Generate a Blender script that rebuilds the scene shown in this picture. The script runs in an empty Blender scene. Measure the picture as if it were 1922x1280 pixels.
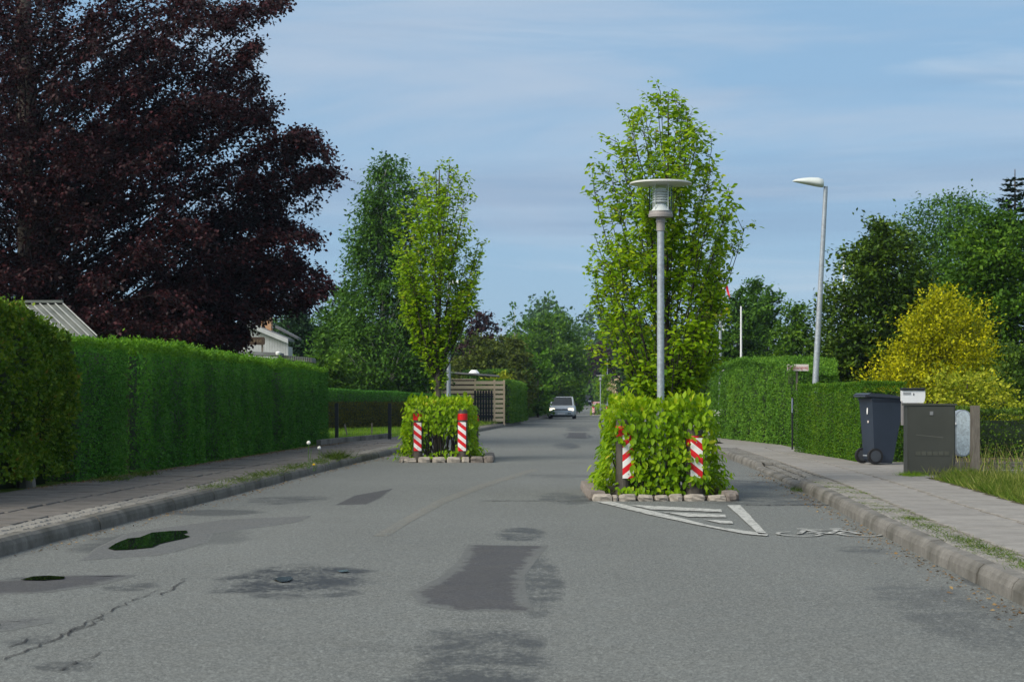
import bpy, bmesh, math, random
import numpy as np
from mathutils import Vector, Matrix

random.seed(7)
R = np.random.default_rng(11)
scene = bpy.context.scene
COL = scene.collection
PI = math.pi
HC = 1.15          # eye height, seated in a car
F = 3600.0         # focal length in photo pixels
HY, CX = 750.0, 961.0

# ------------------------------------------------------------------ camera
cam_d = bpy.data.cameras.new('camera')
cam = bpy.data.objects.new('camera', cam_d)
COL.objects.link(cam)
cam.location = (0, 0, HC)
cam.rotation_euler = (math.radians(90), 0, 0)
cam_d.sensor_width = 36
cam_d.lens = 36 * F / 1922
cam_d.shift_y = (HY - 640) / 1922
cam_d.clip_start = 0.1
cam_d.clip_end = 6000
cam_d.dof.use_dof = True
cam_d.dof.focus_distance = 23.5
cam_d.dof.aperture_fstop = 8
scene.camera = cam

# ------------------------------------------------------------------ light
SUN_EL, SUN_AZ = math.radians(38), math.radians(232)   # azimuth clockwise from +Y
world = bpy.data.worlds.new("World")
scene.world = world
world.use_nodes = True
wn, wl = world.node_tree.nodes, world.node_tree.links
wn.clear()
wo = wn.new('ShaderNodeOutputWorld')
bg = wn.new('ShaderNodeBackground')
bg.inputs[1].default_value = 0.115
sky = wn.new('ShaderNodeTexSky')
sky.sky_type = 'NISHITA'
sky.sun_disc = False
sky.sun_elevation = SUN_EL
sky.sun_rotation = SUN_AZ
sky.air_density = 1.0
sky.dust_density = 0.6
sky.ozone_density = 2.5
tc = wn.new('ShaderNodeTexCoord')


def wmap(scale, loc=(0, 0, 0)):
    m = wn.new('ShaderNodeMapping')
    m.inputs['Scale'].default_value = scale
    m.inputs['Location'].default_value = loc
    wl.new(tc.outputs['Generated'], m.inputs[0])
    return m


def wnoise(scale, loc, detail, lo, hi, amount):
    m = wmap(scale, loc)
    n = wn.new('ShaderNodeTexNoise')
    n.inputs['Scale'].default_value = 1
    n.inputs['Detail'].default_value = detail
    n.inputs['Roughness'].default_value = 0.55
    n.inputs['Distortion'].default_value = 0.5
    wl.new(m.outputs[0], n.inputs['Vector'])
    r = wn.new('ShaderNodeMapRange')
    r.interpolation_type = 'SMOOTHSTEP'
    for k, v in zip(('From Min', 'From Max', 'To Min', 'To Max'), (lo, hi, 0, amount)):
        r.inputs[k].default_value = v
    wl.new(n.outputs[0], r.inputs['Value'])
    return r.outputs[0]


def wmix(fac, a, b):
    m = wn.new('ShaderNodeMix')
    m.data_type = 'RGBA'
    if isinstance(fac, (int, float)):
        m.inputs[0].default_value = fac
    else:
        wl.new(fac, m.inputs[0])
    for s, v in ((m.inputs[6], a), (m.inputs[7], b)):
        if isinstance(v, tuple):
            s.default_value = v + (1,)
        else:
            wl.new(v, s)
    return m.outputs[2]


# thin high veil over the whole sky, then streaks of cirrus
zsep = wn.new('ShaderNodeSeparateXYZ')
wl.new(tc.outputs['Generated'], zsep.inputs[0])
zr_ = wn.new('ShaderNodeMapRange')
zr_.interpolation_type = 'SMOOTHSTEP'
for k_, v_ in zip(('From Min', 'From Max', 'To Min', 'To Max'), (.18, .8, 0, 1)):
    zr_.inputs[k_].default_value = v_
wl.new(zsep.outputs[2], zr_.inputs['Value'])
# the veil of thin cloud is whitened overhead, out of view, to neutralise blue fill
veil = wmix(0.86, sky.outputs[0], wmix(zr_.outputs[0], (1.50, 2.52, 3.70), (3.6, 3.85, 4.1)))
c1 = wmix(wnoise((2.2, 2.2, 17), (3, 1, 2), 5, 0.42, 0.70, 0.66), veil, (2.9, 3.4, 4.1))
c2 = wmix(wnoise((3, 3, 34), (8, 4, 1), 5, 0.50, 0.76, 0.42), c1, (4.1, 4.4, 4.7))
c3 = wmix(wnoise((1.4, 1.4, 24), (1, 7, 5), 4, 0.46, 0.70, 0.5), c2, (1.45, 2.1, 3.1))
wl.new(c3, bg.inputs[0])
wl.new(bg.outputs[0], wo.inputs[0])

sd = bpy.data.lights.new('sun', 'SUN')
sd.energy = 2.8
sd.angle = math.radians(42)
sd.color = (1.0, 0.93, 0.80)
sun = bpy.data.objects.new('sun', sd)
COL.objects.link(sun)
sv = Vector((math.sin(SUN_AZ) * math.cos(SUN_EL), math.cos(SUN_AZ) * math.cos(SUN_EL), math.sin(SUN_EL)))
sun.rotation_euler = (-sv).to_track_quat('-Z', 'Y').to_euler()

scene.view_settings.view_transform = 'Standard'
scene.view_settings.look = 'None'
scene.view_settings.exposure = 0.62
scene.view_settings.gamma = 1
scene.view_settings.use_curve_mapping = False
scene.render.engine = 'CYCLES'
scene.cycles.max_bounces = 6
scene.cycles.transparent_max_bounces = 8
scene.cycles.volume_bounces = 0
scene.cycles.use_denoising = True


# ------------------------------------------------------------------ pixel helpers (used once, to survey positions)
def GP(px, py, z=0.0):
    return ((px - CX) * (HC - z) / (py - HY), F * (HC - z) / (py - HY))


def PX(px, Y):
    return (px - CX) * Y / F


def PZ(py, Y):
    return HC + (HY - py) * Y / F


def sinterp(Y, xs, ys, w=6.0):
    Y = np.atleast_1d(np.asarray(Y, float))
    o = np.linspace(-w / 2, w / 2, 9)
    return np.mean([np.interp(Y + k, xs, ys) for k in o], axis=0)


def zr(Y):          # height of the road along its length
    r = sinterp(Y, [0, 60, 130, 172, 262, 330, 500], [0, 0, -0.12, -0.27, 0.28, 0.9, 3], 24)
    return r


def xl(Y):          # left kerb
    return sinterp(Y, [0, 14, 17.2, 21.8, 28.2, 37, 40.6, 52, 70, 84.5, 133, 170, 262, 400],
                   [-4.1, -3.75, -3.65, -3.42, -3.15, -2.72, -2.45, -1.95, -1.19, -0.3, 2.6, 4.9, 9.2, 15], 4)


def xr(Y):          # right kerb
    return sinterp(Y, [0, 10.6, 16.2, 20.9, 24.3, 32, 40.6, 52, 70, 84, 133, 170, 262, 400],
                   [2.55, 2.83, 3.12, 3.46, 3.66, 4.03, 4.33, 4.9, 6.1, 7.1, 10.0, 12.0, 16.6, 23], 4)


def wl_(Y):         # outer edge of the left pavement
    return sinterp(Y, [0, 21.2, 26.9, 40, 46, 50, 60, 84, 133, 400], [-6.2, -5.72, -5.25, -4.62, -4.1, -3.4, -2.9, -1.3, 1.3, 13.6], 4)


def wr_(Y):         # outer edge of the right pavement
    return sinterp(Y, [0, 18.5, 23.5, 31.4, 37.8, 42, 52, 70, 133, 400], [4.4, 4.95, 5.35, 5.72, 5.75, 6.1, 6.3, 7.6, 11.5, 24.5], 4)


# ------------------------------------------------------------------ object helpers
def link(o, parent=None):
    COL.objects.link(o)
    if parent is not None:
        o.parent = parent
    return o


def tag(o, label=None, cat=None, group=None, kind=None):
    if label:
        o['label'] = label
    if cat:
        o['category'] = cat
    if group:
        o['group'] = group
    if kind:
        o['kind'] = kind
    return o


def thing(name, label, cat, loc=(0, 0, 0), rz=0.0, group=None):
    o = bpy.data.objects.new(name, None)
    o.empty_display_size = 0.2
    o.location = loc
    o.rotation_euler = (0, 0, rz)
    COL.objects.link(o)
    return tag(o, label, cat, group)


def copy_tree(o, parent=None, skip=()):
    c = o.copy()
    COL.objects.link(c)
    c.parent = parent
    for ch in list(CHILD.get(o, [])):
        cc = copy_tree(ch, c)
    return c


CHILD = {}


def mobj(name, me, mat, parent=None, smooth=False):
    o = bpy.data.objects.new(name, me)
    if mat is not None and not me.materials:
        for m in (mat if isinstance(mat, (list, tuple)) else [mat]):
            me.materials.append(m)
    if smooth:
        me.polygons.foreach_set('use_smooth', [True] * len(me.polygons))
    COL.objects.link(o)
    if parent is not None:
        o.parent = parent
        CHILD.setdefault(parent, []).append(o)
    return o


def bobj(name, bm, mat, parent=None, smooth=False, bevel=0):
    if bevel:
        es = [e for e in bm.edges if len(e.link_faces) == 2 and e.calc_face_angle(0) > 0.6]
        bmesh.ops.bevel(bm, geom=es, offset=bevel, segments=2, affect='EDGES', clamp_overlap=True)
    me = bpy.data.meshes.new(name)
    bm.normal_update()
    bm.to_mesh(me)
    bm.free()
    return mobj(name, me, mat, parent, smooth)


def fast_mesh(name, V, Fc, tone=None):
    """V (n,3) array, Fc (m,k) array of k-gons"""
    V = np.asarray(V, np.float32)
    Fc = np.asarray(Fc, np.int32)
    me = bpy.data.meshes.new(name)
    n, (m, k) = len(V), Fc.shape
    me.vertices.add(n)
    me.vertices.foreach_set('co', V.ravel())
    me.loops.add(m * k)
    me.loops.foreach_set('vertex_index', Fc.ravel())
    me.polygons.add(m)
    me.polygons.foreach_set('loop_start', np.arange(0, m * k, k, dtype=np.int32))
    me.polygons.foreach_set('loop_total', np.full(m, k, np.int32))
    if tone is not None:
        a = me.attributes.new('tone', 'FLOAT', 'FACE')
        a.data.foreach_set('value', np.asarray(tone, np.float32))
    me.update()
    me.validate()
    return me


def box(bm, x0, x1, y0, y1, z0, z1):
    vs = [bm.verts.new(p) for p in ((x0, y0, z0), (x1, y0, z0), (x1, y1, z0), (x0, y1, z0), (x0, y0, z1), (x1, y0, z1), (x1, y1, z1), (x0, y1, z1))]
    for f in ((0, 3, 2, 1), (4, 5, 6, 7), (0, 1, 5, 4), (1, 2, 6, 5), (2, 3, 7, 6), (3, 0, 4, 7)):
        bm.faces.new([vs[i] for i in f])
    return vs


def BM():
    return bmesh.new()


def boxo(name, x0, x1, y0, y1, z0, z1, mat, parent=None, bevel=0.0):
    bm = BM()
    box(bm, x0, x1, y0, y1, z0, z1)
    return bobj(name, bm, mat, parent, bevel=bevel)


def lathe(bm, prof, n=24, cx=0, cy=0, cap=True):
    rings = []
    for r, z in prof:
        rings.append([bm.verts.new((cx + r * math.cos(2 * PI * k / n), cy + r * math.sin(2 * PI * k / n), z)) for k in range(n)])
    for a, b in zip(rings, rings[1:]):
        for k in range(n):
            bm.faces.new((a[k], a[(k + 1) % n], b[(k + 1) % n], b[k]))
    if cap:
        bm.faces.new(rings[0][::-1])
        bm.faces.new(rings[-1])


def cyl_between(bm, a, b, r0, r1=None, n=8):
    a, b = Vector(a), Vector(b)
    r1 = r0 if r1 is None else r1
    q = (b - a).to_track_quat('Z', 'Y')
    ra = [bm.verts.new(a + q @ Vector((r0 * math.cos(2 * PI * k / n), r0 * math.sin(2 * PI * k / n), 0))) for k in range(n)]
    rb = [bm.verts.new(b + q @ Vector((r1 * math.cos(2 * PI * k / n), r1 * math.sin(2 * PI * k / n), 0))) for k in range(n)]
    for k in range(n):
        bm.faces.new((ra[k], ra[(k + 1) % n], rb[(k + 1) % n], rb[k]))
    bm.faces.new(ra[::-1])
    bm.faces.new(rb)


def poly_prism(bm, pts, z0, z1, xf=lambda p: p):
    a = [bm.verts.new(xf((x, y, z0))) for x, y in pts]
    b = [bm.verts.new(xf((x, y, z1))) for x, y in pts]
    n = len(pts)
    bm.faces.new(a[::-1])
    bm.faces.new(b)
    for k in range(n):
        bm.faces.new((a[k], a[(k + 1) % n], b[(k + 1) % n], b[k]))


# ------------------------------------------------------------------ materials
class NT:
    def __init__(self, name):
        self.m = bpy.data.materials.new(name)
        self.m.use_nodes = True
        self.n, self.l = self.m.node_tree.nodes, self.m.node_tree.links
        self.n.clear()
        self.out = self.n.new('ShaderNodeOutputMaterial')
        self.tc = self.n.new('ShaderNodeTexCoord')

    def put(self, s, v):
        if v is None:
            return
        if isinstance(v, bpy.types.NodeSocket):
            self.l.new(v, s)
        elif isinstance(v, tuple) and s.type == 'RGBA':
            s.default_value = v + (1,) if len(v) == 3 else v
        else:
            s.default_value = v

    def vec(self, scale=(1, 1, 1), loc=(0, 0, 0), rot=(0, 0, 0), src='Object'):
        m = self.n.new('ShaderNodeMapping')
        self.put(m.inputs['Scale'], scale if isinstance(scale, tuple) else (scale,) * 3)
        m.inputs['Location'].default_value = loc
        m.inputs['Rotation'].default_value = rot
        self.l.new(self.tc.outputs[src], m.inputs[0])
        return m.outputs[0]

    def noise(self, scale, detail=3, rough=0.55, v=None, dist=0):
        n = self.n.new('ShaderNodeTexNoise')
        n.inputs['Scale'].default_value = scale
        n.inputs['Detail'].default_value = detail
        n.inputs['Roughness'].default_value = rough
        n.inputs['Distortion'].default_value = dist
        self.l.new(v if v is not None else self.tc.outputs['Object'], n.inputs['Vector'])
        return n.outputs[0]

    def voro(self, scale, feature='F1', out=0, v=None, rnd=1.0):
        n = self.n.new('ShaderNodeTexVoronoi')
        n.feature = feature
        n.inputs['Scale'].default_value = scale
        n.inputs['Randomness'].default_value = rnd
        self.l.new(v if v is not None else self.tc.outputs['Object'], n.inputs['Vector'])
        return n.outputs[out]

    def mr(self, x, a, b, c=0.0, d=1.0, smooth=False):
        r = self.n.new('ShaderNodeMapRange')
        if smooth:
            r.interpolation_type = 'SMOOTHSTEP'
        self.put(r.inputs[0], x)
        for k, v in zip((1, 2, 3, 4), (a, b, c, d)):
            r.inputs[k].default_value = v
        return r.outputs[0]

    def math(self, op, a, b=None, clamp=False):
        m = self.n.new('ShaderNodeMath')
        m.operation = op
        m.use_clamp = clamp
        self.put(m.inputs[0], a)
        if b is not None:
            self.put(m.inputs[1], b)
        return m.outputs[0]

    def mix(self, f, a, b, mode='MIX'):
        m = self.n.new('ShaderNodeMix')
        m.data_type = 'RGBA'
        m.blend_type = mode
        self.put(m.inputs[0], f)
        self.put(m.inputs[6], a)
        self.put(m.inputs[7], b)
        return m.outputs[2]

    def attr(self, name):
        a = self.n.new('ShaderNodeAttribute')
        a.attribute_name = name
        return a.outputs['Fac']

    def bump(self, h, strength=0.3, dist=0.01):
        b = self.n.new('ShaderNodeBump')
        b.inputs['Strength'].default_value = strength
        b.inputs['Distance'].default_value = dist
        self.put(b.inputs['Height'], h)
        return b.outputs[0]

    def bsdf(self, color, rough=0.7, metal=0.0, spec=0.4, normal=None, **kw):
        b = self.n.new('ShaderNodeBsdfPrincipled')
        self.put(b.inputs['Base Color'], color)
        self.put(b.inputs['Roughness'], rough)
        self.put(b.inputs['Metallic'], metal)
        self.put(b.inputs['Specular IOR Level'], spec)
        if normal is not None:
            self.put(b.inputs['Normal'], normal)
        for k, v in kw.items():
            self.put(b.inputs[k.replace('_', ' ')], v)
        return b.outputs[0]

    def done(self, sh):
        self.l.new(sh, self.out.inputs[0])
        return self.m


def plain(name, col, rough=0.6, metal=0.0, var=0.15, nscale=6, spec=0.4, bump=0.0, **kw):
    t = NT(name)
    n = t.noise(nscale, 4)
    c = t.mix(t.mr(n, 0.3, 0.7), tuple(x * (1 - var) for x in col), tuple(min(1, x * (1 + var)) for x in col))
    nm = t.bump(t.noise(nscale * 6, 3), bump, 0.01) if bump else None
    return t.done(t.bsdf(c, rough, metal, spec, nm, **kw))


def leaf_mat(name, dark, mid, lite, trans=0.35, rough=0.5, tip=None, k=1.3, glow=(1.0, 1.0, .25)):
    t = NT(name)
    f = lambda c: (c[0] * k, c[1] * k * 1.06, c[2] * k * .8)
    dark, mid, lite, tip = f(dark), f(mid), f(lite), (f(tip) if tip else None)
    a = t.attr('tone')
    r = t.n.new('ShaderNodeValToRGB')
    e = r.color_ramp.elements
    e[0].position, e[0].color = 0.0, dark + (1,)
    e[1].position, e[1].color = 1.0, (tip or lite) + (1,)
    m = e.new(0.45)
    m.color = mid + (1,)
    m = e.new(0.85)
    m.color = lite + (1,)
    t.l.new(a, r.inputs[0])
    p = t.bsdf(r.outputs[0], rough + .08, 0, 0.16)
    tr = t.n.new('ShaderNodeBsdfTranslucent')
    t.l.new(t.mix(0.5, r.outputs[0], glow, 'MULTIPLY'), tr.inputs[0])
    ms = t.n.new('ShaderNodeMixShader')
    ms.inputs[0].default_value = trans
    t.l.new(p, ms.inputs[1])
    t.l.new(tr.outputs[0], ms.inputs[2])
    return t.done(ms.outputs[0])


M = {}
M['horn'] = leaf_mat('hornbeam_leaf', (.07, .16, .005), (.19, .31, .006), (.34, .43, .015), .42, .36, (.46, .38, .05), k=1.18)
M['beech'] = leaf_mat('copper_beech_leaf', (.008, .0022, .004), (.026, .0062, .011), (.085, .022, .034), .2, .42, k=1.0, glow=(1, .3, .4))
M['privet'] = leaf_mat('privet_leaf', (.022, .080, .012), (.048, .155, .022), (.09, .215, .026), .25, .45)
M['privet_top'] = leaf_mat('privet_young_leaf', (.04, .11, .010), (.075, .18, .012), (.13, .24, .018), .3, .45)
M['mixhedge'] = leaf_mat('shrub_hedge_leaf', (.022, .055, .006), (.065, .13, .008), (.15, .19, .014), .25, .5, (.17, .10, .025))
M['thuja'] = leaf_mat('box_hedge_leaf', (.022, .06, .006), (.048, .125, .008), (.105, .175, .012), .25, .5)
M['tallhedge'] = leaf_mat('tall_hedge_leaf', (.035, .095, .012), (.075, .17, .020), (.13, .23, .025), .25, .5)
M['birch'] = leaf_mat('birch_leaf', (.02, .055, .010), (.052, .12, .016), (.10, .19, .024), .3, .5)
M['green'] = leaf_mat('broadleaf', (.022, .06, .007), (.062, .132, .011), (.13, .215, .018), .3, .5)
M['fresh'] = leaf_mat('fresh_leaf', (.035, .09, .010), (.085, .19, .018), (.16, .27, .03), .35, .5)
M['dark'] = leaf_mat('dark_leaf', (.015, .034, .005), (.044, .084, .009), (.11, .165, .015), .22, .4)
M['conifer'] = leaf_mat('conifer_needles', (.006, .018, .008), (.014, .038, .015), (.03, .065, .025), .1, .6)
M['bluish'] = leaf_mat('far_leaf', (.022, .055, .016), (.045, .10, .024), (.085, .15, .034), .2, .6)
M['yellow'] = leaf_mat('golden_leaf', (.13, .17, .004), (.42, .40, .006), (.68, .60, .012), .3, .5, k=1.0)
M['yelgreen'] = leaf_mat('variegated_leaf', (.15, .20, .01), (.36, .38, .03), (.55, .52, .06), .3, .5, k=1.0)
M['brownish'] = leaf_mat('bronze_leaf', (.03, .045, .010), (.07, .09, .014), (.12, .14, .02), .25, .5)
M['blossom'] = leaf_mat('blossom', (.35, .25, .22), (.6, .45, .42), (.8, .68, .62), .3, .6)
M['purple'] = leaf_mat('purple_leaf', (.012, .006, .010), (.03, .013, .018), (.055, .022, .026), .15, .5)
M['brownhedge'] = leaf_mat('hedge_dry_twigs', (.05, .045, .010), (.11, .095, .018), (.13, .14, .02), .2, .7)
M['grass'] = leaf_mat('grass_blade', (.05, .10, .012), (.12, .19, .03), (.26, .27, .08), .35, .6, (.46, .40, .22))
M['lawnblade'] = leaf_mat('lawn_blade', (.07, .15, .012), (.13, .24, .018), (.22, .29, .03), .35, .6)
M['weed'] = leaf_mat('weed_leaf', (.035, .065, .012), (.075, .125, .02), (.15, .18, .05), .3, .6, (.24, .20, .10))
M['litter'] = leaf_mat('dry_leaf', (.08, .045, .025), (.16, .09, .05), (.26, .17, .10), .1, .8)
M['white_petal'] = plain('white_petal', (.75, .75, .7), .7)
M['yellow_petal'] = plain('yellow_petal', (.8, .55, .01), .7)
M['core'] = plain('hedge_inside', (.018, .034, .011), .9, var=.3)
M['soil'] = plain('soil', (.055, .042, .03), .95, var=.3, nscale=14, bump=.5)


def bark(name, col, scale=12):
    t = NT(name)
    n = t.noise(scale, 5, .6, t.vec((1, 1, .25)))
    c = t.mix(t.mr(n, .35, .65), tuple(x * .55 for x in col), tuple(x * 1.35 for x in col))
    return t.done(t.bsdf(c, .85, 0, .2, t.bump(n, .6, .01)))


M['bark'] = bark('grey_brown_bark', (.10, .085, .07))
M['twig'] = bark('dark_twig', (.055, .045, .045))
M['twigdark'] = bark('copper_beech_twig', (.022, .018, .019))
M['birchbark'] = bark('birch_bark', (.5, .48, .44), 5)


def asphalt(name, base, stains=(), tint=None, tintamt=0, speck=1.0, smooth_n=1.0, over=None):
    t = NT(name)
    big = t.noise(.35, 5, .6)
    mid = t.noise(3.2, 4, .6)
    fine = t.noise(65, 3, .7)
    gr = t.noise(26, 2, .6)
    vor = t.voro(120, 'F1', 1)      # aggregate, one tone each chip
    sep = t.n.new('ShaderNodeSeparateColor')
    t.l.new(vor, sep.inputs[0])
    chip = sep.outputs[0]
    c = t.mix(t.mr(big, .3, .7), tuple(x * .86 for x in base), tuple(x * 1.12 for x in base))
    if over:      # a repair whose ragged edge frays into the older surface
        a_ = t.attr('inner')
        fr = t.math('ADD', a_, t.math('MULTIPLY', t.math('SUBTRACT', t.noise(5, 6, .75), .5), 2.0))
        fr = t.math('ADD', fr, t.math('MULTIPLY', t.math('SUBTRACT', t.noise(34, 3, .7), .5), .8))
        c = t.mix(t.mr(fr, .36, .60), t.mix(t.mr(big, .3, .7), tuple(x * .86 for x in over), tuple(x * 1.12 for x in over)), c)
    lane = t.noise(1.1, 4, .6, t.vec((1, .10, 1)))
    c = t.mix(t.mr(lane, .32, .68, .22, 0), c, tuple(x * .5 for x in base))
    c = t.mix(t.mr(lane, .5, .75, 0, .2), c, tuple(x * 1.35 for x in base))
    c = t.mix(t.mr(mid, .35, .75), c, t.mix(.18, c, (.16, .14, .10)))
    c = t.mix(t.mr(chip, .62, .95, 0, .55 * speck), c, tuple(min(1, x * 2.3) for x in base))
    c = t.mix(t.mr(chip, .30, .02, 0, .6 * speck), c, tuple(x * .35 for x in base))
    c = t.mix(t.mr(fine, .3, .7, .35 * speck, 0), c, tuple(x * .5 for x in base))
    c = t.mix(t.mr(gr, .36, .64, .16, 0), c, tuple(x * .35 for x in base))
    c = t.mix(t.mr(gr, .54, .72, 0, .30), c, tuple(min(1, x * 1.7) for x in base))
    if tint:
        c = t.mix(t.math('MULTIPLY', t.mr(t.noise(9, 4), .35, .65), tintamt), c, tint)
    wet = None
    sepx = t.n.new('ShaderNodeSeparateXYZ')
    t.l.new(t.tc.outputs['Object'], sepx.inputs[0])
    if stains:
        nz = t.noise(1.6, 5, .65)
        nf = t.noise(24, 4, .75)
        nf2 = t.noise(3.0, 3, .6)
        for (cx, cy, rx, ry, amt, ragged) in stains:
            dx = t.math('DIVIDE', t.math('SUBTRACT', sepx.outputs[0], cx), rx)
            dy = t.math('DIVIDE', t.math('SUBTRACT', sepx.outputs[1], cy), ry)
            r2 = t.math('ADD', t.math('MULTIPLY', dx, dx), t.math('MULTIPLY', dy, dy))
            r2 = t.math('ADD', r2, t.math('MULTIPLY', t.math('SUBTRACT', nz, .5), 2.6))
            mk = t.mr(r2, 1.15, .45, 0, 1, True)
            if ragged:
                mk = t.math('MULTIPLY', mk, t.mr(t.math('ADD', nf, t.math('MULTIPLY', nf2, .8)), 1.02, .84, .0, 1))
            mk = t.math('MULTIPLY', mk, amt)
            wet = mk if wet is None else t.math('MAXIMUM', wet, mk)
        c = t.mix(wet, c, (.022, .022, .021))
        ro = t.mr(wet, 0, 1, .85, .55)
    else:
        ro = .8
    h = t.math('ADD', t.math('MULTIPLY', chip, .6 * speck), fine)
    return t.done(t.bsdf(c, ro, 0, .35, t.bump(h, .45 * smooth_n, .006)))


def ell(px, py, w, h, amt, rag=0):
    x, y = GP(px, py)
    return (x, y, w * HC / (py - HY), h * F * HC / (py - HY) ** 2, amt, rag)


STAINS = [ell(280, 1016, 120, 26, .55, 0), ell(90, 1092, 110, 14, .6, 0), ell(1084, 817, 26, 6, 1, 0), ell(1068, 836, 20, 6, .9, 1), ell(1085, 802, 22, 3, .8, 1), ell(560, 1088, 155, 34, 1.0, 1), ell(590, 1078, 90, 12, .9, 1), ell(590, 1112, 110, 9, .9, 1),
          ell(900, 1235, 140, 90, .75, 1), ell(975, 1002, 50, 13, .8, 1), ell(1010, 1085, 50, 60, .7, 1),
          ell(540, 938, 75, 8, .7, 1), ell(400, 962, 90, 7, .55, 0), ell(330, 1010, 150, 16, .35, 0),
          ell(1430, 936, 130, 14, .75, 1), ell(1400, 908, 70, 9, .8, 1), ell(1625, 1032, 55, 8, .6, 1),
          ell(1800, 1150, 130, 75, .45, 1), ell(1060, 935, 50, 12, .7, 1), ell(1880, 1105, 40, 40, .6, 1),
          ell(1060, 893, 90, 4, .45, 1), ell(1085, 806, 26, 3, .8, 1), ell(1060, 838, 22, 6, .7, 1),
          ell(250, 1100, 60, 10, .7, 1), ell(120, 1250, 70, 12, .7, 1), ell(60, 1200, 50, 10, .5, 1), ell(700, 1215, 60, 8, .4, 1)]
M['asphalt'] = asphalt('asphalt', (.150, .158, .149), STAINS, speck=1.35)
M['patch'] = asphalt('asphalt_patch', (.060, .060, .063), speck=.7, over=(.150, .158, .149))
M['patch_lite'] = asphalt('asphalt_old_patch', (.112, .116, .114), speck=.9, over=(.150, .158, .149))
M['ochre'] = asphalt('ochre_tinted_asphalt', (.150, .158, .149), tint=(.20, .165, .11), tintamt=.38, speck=1.35, over=(.150, .158, .149))
M['crack'] = asphalt('crack_filler', (.03, .03, .032), speck=.4)


def worn_paint(name, col, wear=.45, scale=18):
    t = NT(name)
    a = t.noise(scale, 6, .7)
    b = t.noise(70, 3, .7)
    w = t.mr(t.math('ADD', a, t.math('MULTIPLY', b, .35)), wear + .17, wear + .30, 1, 0)
    c = t.mix(w, (.12, .122, .115), col)
    return t.done(t.bsdf(c, .75, 0, .3, t.bump(b, .3, .003)))


M['mark'] = worn_paint('road_marking_paint', (.44, .44, .41), .50, 14)
M['mark_worn'] = worn_paint('worn_road_marking_paint', (.42, .42, .39), .47, 10)


def stone(name, col, scale=8, var=.25, speck=.5, dirt=.3):
    t = NT(name)
    n = t.noise(scale, 5, .65)
    f = t.noise(scale * 9, 3, .7)
    d = t.noise(1.7, 4, .6)
    oi = t.n.new('ShaderNodeObjectInfo')
    c = t.mix(t.mr(n, .3, .7), tuple(x * (1 - var) for x in col), tuple(x * (1 + var) for x in col))
    c = t.mix(t.mr(f, .45, .7, 0, speck), c, tuple(x * .45 for x in col))
    c = t.mix(t.mr(d, .45, .7, 0, dirt), c, (.05, .048, .035))
    c = t.mix(t.mr(oi.outputs['Random'], 0, 1, 0, .28), c, tuple(x * .45 for x in col))
    return t.done(t.bsdf(c, .85, 0, .3, t.bump(t.math('ADD', n, f), .4, .01)))


M['slab'] = stone('concrete_slab', (.285, .268, .246), 5, .12, .25, .3)
M['slab_l'] = stone('shaded_weathered_slab', (.165, .150, .136), 5, .18, .4, .6)  # hedge and beech shade put into the base colour, with blotchy dirt
M['kerb_l'] = stone('mossy_kerb_concrete', (.165, .155, .135), 6, .3, .5, .8)
M['kerb'] = stone('kerb_concrete', (.20, .188, .168), 7, .25, .5, .85)
M['sett'] = stone('granite_sett', (.26, .25, .23), 14, .25, .4, .45)
M['granite'] = stone('granite_boulder', (.42, .375, .32), 10, .25, .4, .15)
M['granite_d'] = stone('granite_boulder_dark', (.25, .215, .19), 10, .25, .5, .3)
M['joint'] = plain('joint_sand', (.022, .021, .015), .95, var=.3, nscale=20)


def ground_mat(name, a, b, c, s=1.2):
    t = NT(name)
    n = t.noise(s, 5, .65)
    f = t.noise(s * 25, 3, .7)
    col = t.mix(t.mr(n, .35, .65), a, b)
    col = t.mix(t.mr(f, .4, .7, 0, .6), col, c)
    return t.done(t.bsdf(col, .95, 0, .1, t.bump(f, .5, .02)))


M['lawn'] = ground_mat('lawn', (.06, .13, .015), (.10, .17, .02), (.15, .16, .04))
M['ground'] = ground_mat('ground', (.04, .08, .015), (.06, .10, .02), (.06, .055, .03), .3)
M['verge'] = ground_mat('verge_soil', (.06, .06, .03), (.09, .085, .05), (.12, .10, .07), 2)

t = NT('still_water')
M['water'] = t.done(t.bsdf((.006, .009, .006), .015, 0, .9, IOR=1.33))

t = NT('thin_water_film')
M['film'] = t.done(t.bsdf((.02, .021, .022), .16, 0, 1.0, IOR=1.6))


def galv(name, col=(.36, .40, .44)):
    t = NT(name)
    v = t.voro(38, 'F1', 1)
    s = t.n.new('ShaderNodeSeparateColor')
    t.l.new(v, s.inputs[0])
    n = t.noise(6, 4)
    c = t.mix(s.outputs[0], tuple(x * .82 for x in col), tuple(x * 1.15 for x in col))
    c = t.mix(t.mr(n, .5, .75, 0, .4), c, (.22, .21, .20))
    return t.done(t.bsdf(c, .5, .35, .5))


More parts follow.
